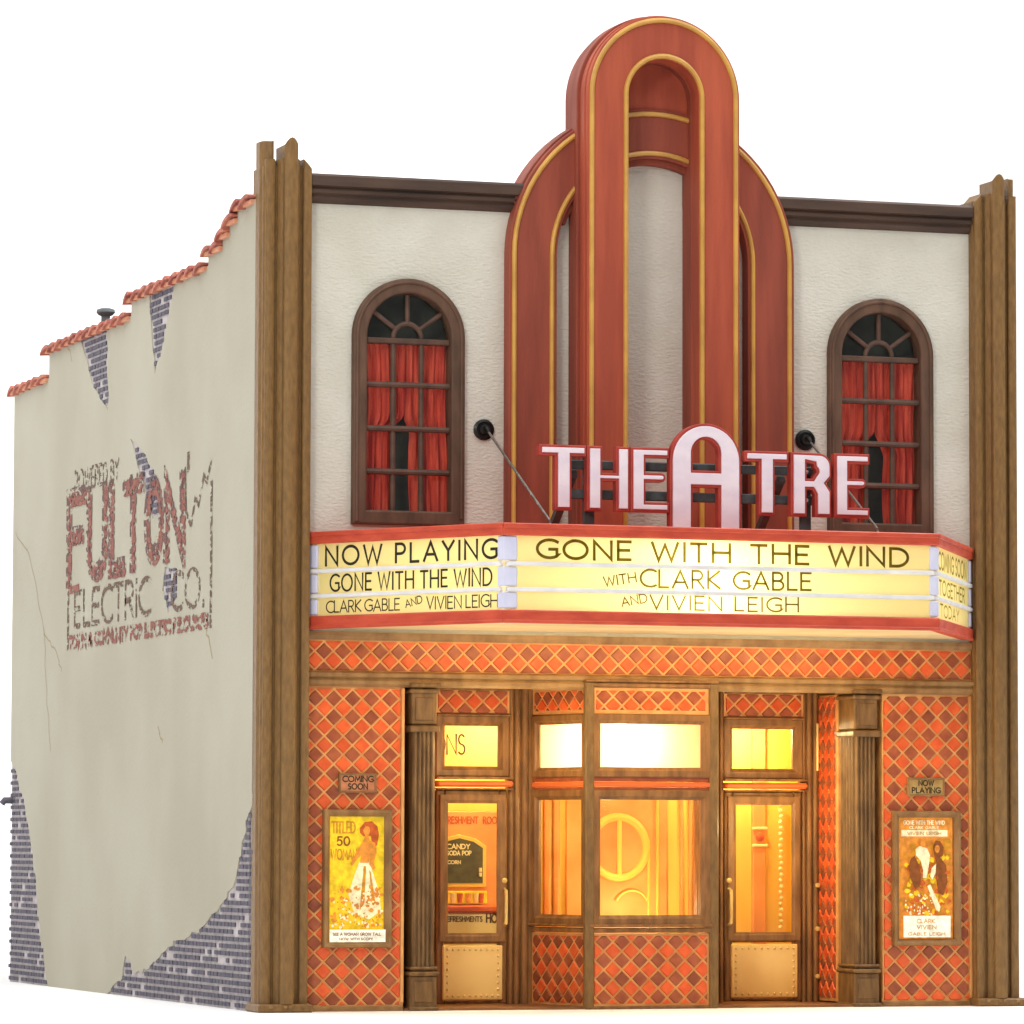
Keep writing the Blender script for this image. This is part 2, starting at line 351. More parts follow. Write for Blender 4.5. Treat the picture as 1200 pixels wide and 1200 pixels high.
def text_bm(bm, s, x0, z0, h, width=None, stroke=.12, y=0, gap=.24, slope=0, widths=1, space=.5):
    tot = 0
    for i, ch in enumerate(s): tot += space if ch == ' ' else G[ch][0]*widths+gap
    tot -= gap; k = (width/(tot*h)) if width else 1; x = x0; q = 0; cs, sn = math.cos(slope), math.sin(slope)
    for ch in s:
        if ch == ' ': x += space*h*k; continue
        gw, st = G[ch]
        for pl in st:
            pts = [(x+px*widths*h*k, z0+pz*h) for px, pz in pl]
            pts = [(x0+(a-x0)*cs-(b-z0)*sn, z0+(a-x0)*sn+(b-z0)*cs) for a, b in pts]
            ribbon(bm, pts, stroke*h, y-.0004*(q % 6), cs, sn); q += 1
        x += (gw*widths+gap)*h*k
def layout(s, x0, h, width=None, gap=.24, widths=1, space=.5):
    tot = sum(space if c == ' ' else G[c][0]*widths+gap for c in s)-gap; k = (width/(tot*h)) if width else 1; x = x0; out = []
    for c in s:
        if c == ' ': x += space*h*k; continue
        out.append((c, x, k)); x += (G[c][0]*widths+gap)*h*k
    return out
def letters(item, m, parent, M):      # every letter of a sign line is a piece of its own
    it = dict(item); h, z0, y, st = it['h'], it['z0'], it['y'], it['stroke']; wd = it.get('widths', 1)
    for c, x, k in layout(it['s'], it['x0'], h, it.get('width'), it.get('gap', .24), wd, it.get('space', .5)):
        bm = bmesh.new(); dz = random.uniform(-.004, .004)
        for q, pl in enumerate(G[c][1]): ribbon(bm, [(x+px*wd*h*k, z0+dz+pz*h) for px, pz in pl], st*h, y-.0004*q, 1, 0)
        me = bpy.data.meshes.new('letter'); bm.to_mesh(me); bm.free(); link_mesh('letter', me, m, parent, M)
def text(name, items, m, parent, M=I4, label=None):
    if parent.name.startswith('marquee'):
        for it in items:
            if 'slope' not in it: letters(it, m, parent, M)
        items = [it for it in items if 'slope' in it]
    for it in items:
        bm = bmesh.new(); text_bm(bm, **it)
        me = bpy.data.meshes.new(name); bm.to_mesh(me); bm.free(); link_mesh(name, me, m, parent, M, label=label)

# ---------------------------------------------------------------- studio floor and backdrop sweep
bm = bmesh.new(); prof = [(-120, 0), (60, 0)]+[(60+14*math.sin(a), 14-14*math.cos(a)) for a in [R(9*i) for i in range(1, 11)]]+[(74, 60)]
va = [bm.verts.new((-110, y, z)) for y, z in prof]; vb = [bm.verts.new((130, y, z)) for y, z in prof]
for i in range(len(prof)-1): bm.faces.new((va[i], vb[i], vb[i+1], va[i+1]))
me = bpy.data.meshes.new('floor'); bm.to_mesh(me); bm.free()
link_mesh('studio_floor', me, 'floor', smooth=True, kind='structure')

# ================================================================ THEATRE BUILDING
T = thing('theatre_building', 'whole art deco cinema model with red arched tower and worn beige side wall', 'building', (5, 0, 0))

# ---- front wall: upper storey with arched window openings
def arch_outline(cx, hw, zc, zb, n=28, r=None):
    r = r or hw; return [(cx-hw, zb), (cx+hw, zb)]+[(cx+r*math.cos(R(180*i/n)), zc+r*math.sin(R(180*i/n))) for i in range(n+1)]
WX = (1.885, 8.115)
wall_out = [(.3, 4.0), (9.7, 4.0), (9.7, 9.9), (5.8, 9.9), (5.8, 10.9), (4.2, 10.9), (4.2, 9.9), (.3, 9.9)]
poly('front_wall', [wall_out]+[arch_outline(x, .6, 8.16, 5.98) for x in WX], 0, .25, 'stucco', T)
# ---- side, rear and right walls; roof
steps = [(13.06, 8.60), (10.88, 8.60), (10.88, 9.0), (6.2, 9.0), (6.2, 9.23), (2.33, 9.23), (2.33, 9.40), (1.66, 9.40), (1.66, 9.53), (1.34, 9.53), (1.34, 9.66), (.98, 9.66), (.98, 9.80), (.12, 9.80)]
su = lambda y: 13.06-y
side_out = [(su(y), z) for y, z in steps][::-1]+[(0, 0), (su(.12), 0)]
poly('side_wall', [side_out], .02, .3, 'mortar', T, MS, label='brick wall under the broken beige plaster')
# plaster coat with the places where it has fallen away
def jag(pts, amp=.05, step=.22, seed=1):
    rnd = random.Random(seed); out = []
    for i in range(len(pts)-1):
        a, b = Vector(pts[i]), Vector(pts[i+1]); n = max(1, int((b-a).length/step))
        for k in range(n):
            p = a.lerp(b, k/n)
            if 0 < k or 0 < i: p += Vector((rnd.uniform(-amp, amp), rnd.uniform(-amp*.4, amp*.4)))
            out.append((p.x, p.y))
    out.append(tuple(pts[-1])); return out
holes = {
 'A': [(9.05, 8.985), (8.3, 8.25), (7.42, 7.82), (7.46, 8.4), (7.5, 8.985)],
 'B': [(5.25, 9.215), (5.2, 8.8), (4.9, 8.1), (4.3, 8.75), (3.86, 9.215)],
 'C': [(6.2, 7.36), (5.75, 6.95), (5.35, 6.55), (4.95, 6.2), (4.55, 6.25), (4.85, 6.75), (5.4, 7.1)],
 'D': [(4.35, 5.55), (4.45, 5.25), (4.15, 4.95), (3.75, 5.15), (3.7, 5.5)],
}
Ebl = [(13.06, 3.2), (12.6, 3.0), (12.2, 2.55), (11.85, 2.15), (11.55, 1.7), (11.35, 1.25), (11.15, .8), (10.9, .4), (10.6, 0)]
Fbr = [(7.25, 0), (6.4, .25), (6.2, .5), (5.7, .3), (5.0, .42), (3.85, .74), (2.6, .92), (1.75, 1.15), (.95, 1.5), (.6, 1.9), (.4, 2.3), (.12, 2.6)]
e_j = jag([(su(a), b) for a, b in Ebl], .09, .14, 3); f_j = jag([(su(a), b) for a, b in Fbr], .09, .14, 4)
def cut_top(poly_pts): return poly_pts
hp = {k: jag([(su(a), b) for a, b in v]+[(su(v[0][0]), v[0][1])], .05, .16, 10+i)[:-1] for i, (k, v) in enumerate(holes.items())}
plaster = e_j+f_j+[(su(y), z-.006) for y, z in steps[::-1]]
poly('plaster_coat', [plaster]+[hp[k] for k in hp], 0, .03, 'plaster', T, MS, label='beige plaster coat, fallen away along the foot and in spikes below the coping')
def inside(p, pg):
    x, y = p; c = False
    for i in range(len(pg)):
        (x1, y1), (x2, y2) = pg[i-1], pg[i]
        if (y1 > y) != (y2 > y) and x < (x2-x1)*(y-y1)/(y2-y1)+x1: c = not c
    return c
regions = [hp[k] for k in hp]+[[(0, 0)]+e_j, f_j+[(su(.12), 0)]]
bm = bmesh.new(); z = .03; row = 0
while z < 9.1:
    u = (row % 2)*.12+random.uniform(-.02, .02)
    while u < 12.95:
        L = random.choice((.12, .13, .19))
        if random.random() > .07 and any(inside((u+L/2, z+.03), g) and inside((u+.02, z+.03), g) and inside((u+L-.02, z+.03), g) for g in regions):
            d = random.uniform(0, .008)
            box(bm, u, u+L, .004-d, .03, z, z+.052)
        u += L+.035
    z += .088; row += 1
me = bpy.data.meshes.new('brick'); bm.to_mesh(me); bm.free()
link_mesh('brick', me, 'brick', T, MS, kind='stuff', label='small purple grey bricks showing where plaster has gone')
poly('side_wall', [[(x+0, z) for x, z in side_out]], 9.62, 9.9, 'plaster', T, MS)
boxes('rear_wall', [(.3, 9.62, 12.76, 13.04, 0, 8.5)], 'plaster', T)
bm = bmesh.new(); vs = [bm.verts.new(v) for v in [(.3, .25, 9.2), (9.62, .25, 9.2), (9.62, 12.76, 8.0), (.3, 12.76, 8.0), (.3, .25, 9.1), (9.62, .25, 9.1), (9.62, 12.76, 7.9), (.3, 12.76, 7.9)]]
for f in [(0, 1, 2, 3), (7, 6, 5, 4), (0, 4, 5, 1), (2, 6, 7, 3), (1, 5, 6, 2), (3, 7, 4, 0)]: bm.faces.new([vs[i] for i in f])
me = bpy.data.meshes.new('roof'); bm.to_mesh(me); bm.free(); link_mesh('roof', me, 'roof', T)
# coping: barrel tiles laid across the wall head
def barrel(L):
    bm = bmesh.new(); n = 7; A = []
    for s, (xx, k, lift) in enumerate([(-L/2, 1.0, -.02), (L/2, .86, .0)]):
        o_ = [bm.verts.new((xx, (.235*k*math.cos(PI*i/n)), .078*k*math.sin(PI*i/n)+lift)) for i in range(n+1)]
        i_ = [bm.verts.new((xx, .19*k*math.cos(PI*i/n), .042*k*math.sin(PI*i/n)-.012+lift)) for i in range(n+1)]; A.append((o_, i_))
    (o1, i1), (o2, i2) = A
    for i in range(n):
        bm.faces.new((o1[i], o1[i+1], o2[i+1], o2[i])); bm.faces.new((i1[i+1], i1[i], i2[i], i2[i+1]))
        bm.faces.new((o1[i+1], o1[i], i1[i], i1[i+1])); bm.faces.new((o2[i], o2[i+1], i2[i+1], i2[i]))
    bm.faces.new((o1[0], o2[0], i2[0], i1[0])); bm.faces.new((o2[n], o1[n], i1[n], i2[n]))
    bmesh.ops.recalc_face_normals(bm, faces=bm.faces)
    me = bpy.data.meshes.new('coping_tile'); bm.to_mesh(me); bm.free(); me.materials.append(M_['terracotta']); return me
tile_me = [barrel(.52), barrel(.5)]
def coping(y0, y1, z, xc=.12, n=None):
    n = n or max(1, round((y1-y0)/.40)); p = (y1-y0)/n
    for i in range(n):
        o = inst('coping_tile', random.choice(tile_me), (xc, y0+p*(i+.5), z-.01+random.uniform(-.01, .01)), T)
        o.rotation_euler = (R(-13+random.uniform(-3, 3)), 0, R(random.uniform(-3, 3))); o.scale = (.82, p/.44, 1)
segs = [(10.94, 13.2, 8.60), (6.26, 11.05, 9.0), (2.4, 6.35, 9.23), (1.66, 2.42, 9.40), (1.34, 1.74, 9.53), (.98, 1.42, 9.66), (.22, 1.1, 9.80)]
for a, b_, zz in segs: coping(a, b_, zz)
for a, b_, zz in segs: boxes('coping_bed', [(-.05, .34, a, b_, zz-.06, zz+.0)], 'salmon', T, bev=.01)
for a, b_, zz in segs[:3]: boxes('coping_bed', [(9.55, 9.95, a, b_, zz, zz+.1)], 'terracotta', T)
# wall spigot at the rear corner
tubes('wall_spigot', [[(-.0, 12.9, 2.62), (-.12, 12.9, 2.62), (-.16, 12.9, 2.57)]], .05, 'brick', T)
# hairline cracks
def crack(pts, seed):
    rnd = random.Random(seed); out = []
    for i in range(len(pts)-1):
        a, b = Vector(pts[i]), Vector(pts[i+1])
        for k in range(6): p = a.lerp(b, k/6); out.append((p.x+rnd.uniform(-.05, .05), p.y+rnd.uniform(-.02, .02)))
    out.append(pts[-1]); return out
bm = bmesh.new()
for s_, L in enumerate([[(su(12.9), 6.5), (su(12.0), 6.15), (su(11.0), 4.95), (su(10.9), 4.3), (su(10.55), 3.3)], [(su(11.0), 4.95), (su(10.3), 4.7), (su(9.95), 4.4)], [(su(2.3), 4.68), (su(2.0), 4.3)], [(su(4.6), 3.5), (su(4.4), 3.3)], [(su(9.8), 9.0), (su(9.5), 8.7)]]):
    ribbon(bm, crack(L, s_), .03 if s_ > 1 else .022, -.002, 1, 0)
me = bpy.data.meshes.new('crack'); bm.to_mesh(me); bm.free(); link_mesh('crack', me, mat('crack_line', lin(158, 138, 104)), T, MS, kind='stuff')
# ---- faded painted wall advertisement
sg = dict(y=-.004)
def U(y): return su(y)
text('painted_lettering', [dict(s='POWERED BY', x0=U(9.25), z0=6.86, h=.27, width=2.45, stroke=.2, **sg)], 'worn_dark', T, MS, 'small faded brown words above the big red word')
big = [('F', 9.5, 8.65, 5.62, 6.75), ('U', 8.35, 7.45, 5.64, 6.72), ('L', 7.1, 6.45, 5.64, 6.72), ('T', 6.35, 5.5, 5.65, 6.70), ('O', 5.2, 4.5, 5.70, 6.62), ('N', 4.2, 3.4, 5.68, 6.60)]
def heavy(bm, ch, ya, yb, z0, z1, w, y, dx=0, dz=0):
    gw, st = G[ch]; q = 0
    for pl in st:
        ribbon(bm, [(U(ya)+px/max(gw, .01)*(ya-yb)+dx, z0+pz*(z1-z0)+dz) for px, pz in pl], w, y-.0005*q, 1, 0); q += 1
bm = bmesh.new()
for i, bgl in enumerate(big): heavy(bm, *bgl, .21, -.008-.002*(i % 2))
for (a, b_, z0_) in [(9.45, 8.6, 5.5), (7.3, 6.1, 5.62)]: ribbon(bm, [(U(a), z0_), (U(b_)-.4, z0_+.02)], .1, -.006, 1, 0)
me = bpy.data.meshes.new('painted_lettering'); bm.to_mesh(me); bm.free(); link_mesh('painted_lettering', me, 'worn_red', T, MS, label='big faded red word')
bm = bmesh.new()
for i, bgl in enumerate(big): heavy(bm, *bgl, .27, -.004-.0015*(i % 2), -.10, .04)
me = bpy.data.meshes.new('painted_lettering'); bm.to_mesh(me); bm.free(); link_mesh('painted_lettering', me, 'worn_blue', T, MS)
text('painted_lettering', [dict(s='ELECTRIC', x0=U(9.2), z0=4.99, h=.46, width=4.1, stroke=.17, gap=.2, y=-.005)], 'worn_dark', T, MS, 'faded brown word under the big red word')
text('painted_lettering', [dict(s='CO.', x0=U(4.0), z0=4.98, h=.46, width=1.6, stroke=.17, y=-.005)], 'worn_dark', T, MS, 'short faded brown word at the end of the advert line')
bm = bmesh.new()
for L, w_ in [([(U(9.58), 6.2), (U(9.58), 4.72)], .1), ([(U(2.08), 6.5), (U(2.08), 4.72)], .1), ([(U(3.35), 6.75), (U(3.3), 6.2), (U(3.05), 6.0), (U(2.85), 6.35), (U(2.7), 6.25), (U(2.45), 6.6), (U(2.3), 6.5), (U(2.12), 6.75)], .07), ([(U(3.2), 6.9), (U(3.2), 6.75)], .12)]:
    ribbon(bm, L, w_, -.006, 1, 0)
me = bpy.data.meshes.new('painted_border'); bm.to_mesh(me); bm.free(); link_mesh('painted_border', me, 'worn_dark', T, MS)
text('painted_lettering', [dict(s='TOWN & COMMUNITY FOR ELECTRIC RESOURCES', x0=U(9.5), z0=4.70, h=.15, width=7.3, stroke=.42, gap=.12, y=-.006)], 'worn_red', T, MS, 'narrow red line of small words closing the advert')

# ---- corner pilasters
def rounded_rib(x0, x1, yb, yf, n=5):
    """plan: from back yb to front yf (negative) with rounded nose"""
    w = x1-x0; return [(x0, yb), (x0, yf+w*.22)]+[(x0+w/2-w/2*math.cos(PI*i/n), yf+w*.22-w*.22*math.sin(PI*i/n)) for i in range(1, n)]+[(x1, yf+w*.22), (x1, yb)]
def pilaster(mx, lab):
    f = (lambda pl: [(10-x if mx else x, y) for x, y in (pl[::-1] if mx else pl)])
    if mx: f = lambda pl: [(9.97-x, y) for x, y in pl[::-1]]
    P = prism('pilaster', f([(.02, .34), (.02, -.1), (.04, -.13), (.6, -.13), (.62, -.1), (.62, .34)]), .0, 10.16, 'bronze', T); P['label'] = lab
    def sub(name, pl, z0, z1, top=None):
        o = prism(name, f(pl), z0, z1, 'bronze', P, smooth=False)
        if top:                # bend the head: lower the outer / rounded verts
            me = o.data; zt = max(v.co.z for v in me.vertices); xs = [v.co.x for v in me.vertices]; a, b = min(xs), max(xs)
            for v in me.vertices:
                if v.co.z > zt-1e-4:
                    t = (v.co.x-a)/(b-a)
                    if mx: t = 1-t
                    v.co.z -= top(t)
        return o
    sub('shoulder', rounded_rib(.035, .15, .22, -.19), .1, 10.24)
    sub('shoulder', rounded_rib(.505, .612, .22, -.19), .1, 10.26, lambda t: .12*t)
    sub('shoulder', rounded_rib(.185, .465, .26, -.22), .1, 10.29, lambda t: .05*abs(2*t-1))
    sub('rib', rounded_rib(.24, .41, .12, -.30, 8), .1, 10.50, lambda t: .09*abs(2*t-1)**2)
    sub('side_rib', [(-.0, .16), (-.0, .0), (.03, -.07), (.13, -.1), (.135, -.15) , (.14, .16)], .1, 10.47)
    boxes('plinth', [((-.03, .65, -.3, .3, .0, .1) if not mx else (9.32, 10.0, -.3, .3, .0, .1))], 'bronze', P, bev=.02)
    bm = bmesh.new()
    for a in (.12, .3, .36, .52): box(bm, (9.97-a-.02 if mx else a-.02), (9.97-a+.02 if mx else a+.02), -.318, -.29, .05, .085, .006)
    me = bpy.data.meshes.new('base_bead'); bm.to_mesh(me); bm.free(); link_mesh('base_bead', me, 'bronze_light', P)
pilaster(False, 'left corner pilaster with ribbed head'); pilaster(True, 'right corner pilaster with ribbed head')

# ---- cornice, two lengths either side of the tower
def cornice(x0, x1):
    prof = [(0.3, 10.10), (-.13, 10.10), (-.16, 10.07), (-.16, 9.955), (-.10, 9.94), (-.12, 9.91), (-.12, 9.87), (-.07, 9.85), (-.08, 9.81), (-.05, 9.77), (-.003, 9.75), (-.003, 9.9), (.3, 9.9)]
    bm = bmesh.new(); a = [bm.verts.new((x0, y, z)) for y, z in prof]; b = [bm.verts.new((x1, y, z)) for y, z in prof]; n = len(prof)
    bm.faces.new(a); bm.faces.new(b[::-1])
    for i in range(n): bm.faces.new((a[i], b[i], b[(i+1) % n], a[(i+1) % n]))
    bmesh.ops.recalc_face_normals(bm, faces=bm.faces); me = bpy.data.meshes.new('cornice'); bm.to_mesh(me); bm.free(); link_mesh('cornice', me, 'cornice', T)
cornice(.62, 3.72); cornice(6.28, 9.35)

# ---- arched tower ornament
def horseshoe(hw, ri, zc, zb, n=40, cx=5):
    o = [(cx-hw, zb), (cx-ri, zb)]+[(cx-ri*math.cos(R(180*i/n)), zc+ri*math.sin(R(180*i/n))) for i in range(n+1)]+[(cx+ri, zb), (cx+hw, zb)]
    return o+[(cx+hw*math.cos(R(180*i/n)), zc+hw*math.sin(R(180*i/n))) for i in range(n+1)]
def arch_line(hw, zc, zb, y, n=40, cx=5):
    return [(cx-hw, y, zb)]+[(cx-hw*math.cos(R(180*i/n)), y, zc+hw*math.sin(R(180*i/n))) for i in range(n+1)]+[(cx+hw, y, zb)]
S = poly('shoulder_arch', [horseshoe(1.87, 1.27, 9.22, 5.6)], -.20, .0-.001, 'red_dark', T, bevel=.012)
for hw in (1.815, 1.325): tubes('gold_line', [arch_line(hw, 9.22, 5.62, -.205)], .031, 'gold', S)
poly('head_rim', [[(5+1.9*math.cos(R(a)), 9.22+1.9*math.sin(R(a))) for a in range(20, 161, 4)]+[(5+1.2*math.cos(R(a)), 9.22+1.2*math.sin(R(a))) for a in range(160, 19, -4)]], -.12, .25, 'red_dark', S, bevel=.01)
W = poly('tower_arch', [horseshoe(.985, .475, 11.2, 5.6)], -.58, -.3, 'red', T, bevel=.015)
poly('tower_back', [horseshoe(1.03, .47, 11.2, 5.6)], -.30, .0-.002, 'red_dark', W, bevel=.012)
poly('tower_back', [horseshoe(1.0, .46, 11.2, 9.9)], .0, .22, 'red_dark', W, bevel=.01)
poly('moulding', [horseshoe(1.008, .93, 11.2, 5.6)], -.5, -.42, 'red', W, bevel=.01)
for hw in (.945, .50): tubes('gold_line', [arch_line(hw, 11.2, 5.62, -.585)], .032, 'gold', W)
poly('back_panel', [arch_outline(5, .6, 11.1, 10.92)], -.16, -.02, 'red', W)
# ---- arched upper windows
def window(cx, gl=.18, gr=.10, ph0=0):
    F = poly('arched_window', [arch_outline(cx, .69, 8.16, 5.89), arch_outline(cx, .56, 8.16, 6.015)], -.09, .12, 'winframe', T, bevel=.025)
    poly('inner_casing', [arch_outline(cx, .61, 8.16, 5.97), arch_outline(cx, .545, 8.16, 6.03)], -.02, .14, 'winframe', F, bevel=.012)
    tubes('casing_bead', [[(cx-.665, -.09, 5.9)]+arch_line(.665, 8.16, 5.95, -.09, cx=cx)], .022, 'winframe', F)
    for z in (7.575, 7.04, 6.515): tubes('muntin', [[(cx-.53, -.005, z), (cx+.53, -.005, z)]], .037, 'muntin', F)
    boxes('transom_bar', [(cx-.53, cx+.53, -.035, .05, 8.075, 8.145)], 'muntin', F)
    for x in (-.18, .18): tubes('muntin', [[(cx+x, .02, 6.03), (cx+x, .015, 8.09)]], .036, 'muntin', F)
    tubes('fan_hub', [[(cx-.18*math.cos(R(180*i/12)), .02, 8.15+.18*math.sin(R(180*i/12))) for i in range(13)]], .032, 'muntin', F)
    for a in (36, 90, 144): tubes('fan_spoke', [[(cx+.18*math.cos(R(a)), .02, 8.15+.18*math.sin(R(a))), (cx+.53*math.cos(R(a)), .02, 8.15+.53*math.sin(R(a)))]], .03, 'muntin', F)
    xs = [-.53, -.18, .18, .53]; zs = [6.03, 6.515, 7.04, 7.575, 8.09]
    for i in range(3):
        for j in range(4): boxes('pane', [(cx+xs[i], cx+xs[i+1], .055, .062, zs[j], zs[j+1])], 'glass', F, bev=0)
    poly('pane', [arch_outline(cx, .53, 8.16, 8.1)], .055, .062, 'glass', F)
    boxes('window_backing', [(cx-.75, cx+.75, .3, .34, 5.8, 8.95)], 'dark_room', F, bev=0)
    # curtains: pleated sheets that meet at the top and part below
    for s in (-1, 1):
        bm = bmesh.new(); nz, nu = 30, 34; grid = []
        for j in range(nz+1):
            t = j/nz; z = 8.08-t*2.1
            if t < .42: inner = .0
            else: inner = min(gl, 2.4*(t-.42)) if s < 0 else min(gr, 1.2*(t-.42))*(.8+.2*math.sin(6*t))
            outer = .56-.03*math.sin(PI*min(1, t*1.3))
            row_ = []
            for i in range(nu+1):
                v = i/nu; x = inner+(outer-inner)*v
                amp = .016+.022*min(1, t*2); ph = ph0+1.4*math.sin(2.5*t+s+v*2+ph0)
                y = .125+amp*math.sin(v*26+ph)+.012*math.sin(v*61+3*t)+.03*(1-v)*s*.3
                row_.append(bm.verts.new((cx+s*x, y, z+.02*math.sin(v*9)*t)))
            grid.append(row_)
        for j in range(nz):
            for i in range(nu): bm.faces.new((grid[j][i], grid[j][i+1], grid[j+1][i+1], grid[j+1][i]))
        me = bpy.data.meshes.new('curtain'); bm.to_mesh(me); bm.free(); link_mesh('curtain', me, 'curtain', F, smooth=True)
    return F
window(WX[0])['label'] = 'left arched window with parted red curtains'
window(WX[1], .10, .17, 1.9)['label'] = 'right arched window with parted red curtains'

# ---- diamond tiles
PX, PZ = .236, .226
def clip(poly_, x0, x1, z0, z1):
    def cl(pg, f, inter):
        out = []
        for i in range(len(pg)):
            a, b = pg[i-1], pg[i]
            if f(b):
                if not f(a): out.append(inter(a, b))
                out.append(b)
            elif f(a): out.append(inter(a, b))
        return out
    ix = lambda c: (lambda a, b: (c, a[1]+(b[1]-a[1])*(c-a[0])/(b[0]-a[0])))
    iz = lambda c: (lambda a, b: (a[0]+(b[0]-a[0])*(c-a[1])/(b[1]-a[1]), c))
    for f, t in ((lambda p: p[0] >= x0, ix(x0)), (lambda p: p[0] <= x1, ix(x1)), (lambda p: p[1] >= z0, iz(z0)), (lambda p: p[1] <= z1, iz(z1))):
        poly_ = cl(poly_, f, t)
        if not poly_: return []
    return poly_
def tile_bm(bm, pts, y, h=.016, ins=.012):
    cx = sum(p[0] for p in pts)/len(pts); cz = sum(p[1] for p in pts)/len(pts)
    a = [bm.verts.new((p[0], y, p[1])) for p in pts]
    b = []
    for p in pts:
        d = Vector((cx-p[0], cz-p[1])); k = min(ins/max(d.length, .001), .4); b.append(bm.verts.new((p[0]+d.x*k, y-h, p[1]+d.y*k)))
    n = len(pts); bm.faces.new(b)
    for i in range(n): bm.faces.new((a[i], a[(i+1) % n], b[(i+1) % n], b[i]))
full_cache = {}
count = {}
def tiles(parent, M, x0, x1, z0, z1, y, phx, phz, cover=(), px=PX, pz=PZ, limit=10**9):
    """browns centred at phx + i*px, phz + j*pz; oranges half a step off; cover: rectangles hidden by cases"""
    gw, gh = px*.43, pz*.43; left = {'orange_tile': None, 'brown_tile': None}
    key = parent.name
    for col, ox, oz in (('brown_tile', 0, 0), ('orange_tile', px/2, pz/2)):
        for i in range(int((x0-phx)/px)-2, int((x1-phx)/px)+3):
            for j in range(int((z0-phz)/pz)-2, int((z1-phz)/pz)+3):
                cx, cz = phx+ox+i*px, phz+oz+j*pz
                pg = [(cx-gw, cz), (cx, cz-gh), (cx+gw, cz), (cx, cz+gh)]
                if any(c[0] < cx-gw and cx+gw < c[1] and c[2] < cz-gh and cz+gh < c[3] for c in cover): continue
                q = clip(pg, x0+.008, x1-.008, z0+.008, z1-.008)
                if len(q) < 3: continue
                ar = abs(sum(q[k-1][0]*q[k][1]-q[k][0]*q[k-1][1] for k in range(len(q))))/2
                if ar < .0006: continue
                full = ar > 2*gw*gh*.98
                if count.get(key, 0) >= limit or not full:
                    if left[col] is None: left[col] = bmesh.new()
                    tile_bm(left[col], q, y); continue
                ck = (col, round(px, 4), round(pz, 4), id(M) if M is not I4 else 0)
                if ck not in full_cache:
                    bm = bmesh.new(); tile_bm(bm, [(-gw, 0), (0, -gh), (gw, 0), (0, gh)], 0)
                    me = bpy.data.meshes.new(col); bm.to_mesh(me); bm.free(); me.transform(M.to_3x3().to_4x4()); bmesh_fix(me); me.materials.append(M_[col]); full_cache[ck] = me
                o = inst('tile', full_cache[ck], M @ Vector((cx, y, cz)), parent); count[key] = count.get(key, 0)+1
                o.rotation_euler = (R(random.uniform(-1.2, 1.2)), 0, R(random.uniform(-1.2, 1.2)))
    for col, bm in left.items():
        if bm:
            me = bpy.data.meshes.new('cut_tile'); bm.to_mesh(me); bm.free(); bmesh_fix(me)
            link_mesh('cut_tile', me, col, parent, M, kind='stuff')
def bmesh_fix(me):
    bm = bmesh.new(); bm.from_mesh(me); bmesh.ops.recalc_face_normals(bm, faces=bm.faces); bm.to_mesh(me); bm.free()
    # open-backed tiles: make sure the face looks outward (towards the local -y side of the back)
def bed(name, parent, M, x0, x1, z0, z1, y0, y1): return boxes(name, [(x0, x1, y0, y1, z0, z1)], 'grout', parent, M, bev=0)

for nm, x0, x1, ph, case, plq in (('left', .62, 1.86, (.737, 3.756), (.85, 1.65, .8, 2.4), (1.06, 1.48, 2.66, 2.83)), ('right', 8.13, 9.36, (8.303, 3.616), (8.30, 9.13, .8, 2.4), (8.5, 8.93, 2.66, 2.83))):
    bed('tile_bed', T, I4, x0, x1, .06, 3.9, 0, .3)
    tiles(T, I4, x0+.02, x1-.04, .07, 3.88, 0, ph[0], ph[1], (case, plq))
    for q_ in [(x0, x0+.02, -.03, 0, .1, 3.89), (x1-.04, x1, -.03, 0, .1, 3.89)]: boxes('tile_border', [q_], 'grout', T, bev=.006)
    boxes('skirting', [(x0, x1, -.03, .3, 0, .06)], 'bronze_light', T, bev=.01)
bed('frieze_bed', T, I4, .62, 9.36, 4.08, 4.46, -.02, -.001)
tiles(T, I4, .63, 9.35, 4.09, 4.45, -.02, 1.075, 4.325, limit=292)
# mouldings above and below the frieze
def moulding(x0, x1, prof, m):
    bm = bmesh.new(); a = [bm.verts.new((x0, y, z)) for y, z in prof]; b = [bm.verts.new((x1, y, z)) for y, z in prof]; n = len(prof)
    bm.faces.new(a); bm.faces.new(b[::-1])
    for i in range(n): bm.faces.new((a[i], b[i], b[(i+1) % n], a[(i+1) % n]))
    bmesh.ops.recalc_face_normals(bm, faces=bm.faces); me = bpy.data.meshes.new('moulding'); bm.to_mesh(me); bm.free(); link_mesh('moulding', me, m, T)
moulding(.62, 9.36, [(-.001, 4.555), (-.07, 4.555), (-.07, 4.51), (-.04, 4.46), (-.001, 4.46)], 'bronze_light')
moulding(.62, 9.36, [(-.003, 4.09), (-.06, 4.085), (-.10, 4.06), (-.10, 4.02), (-.06, 4.0), (-.085, 3.97), (-.085, 3.93), (-.04, 3.9), (-.003, 3.9)], 'bronze_light')
# ---- porch ceiling, reveals and lobby shell
boxes('porch_ceiling', [(1.86, 8.13, .3, 2.5, 3.96, 4.0)], 'oak', T, bev=0)
boxes('lobby_floor', [(1.86, 8.13, -.05, 2.5, 0, .03)], 'floor_in', T, bev=0)
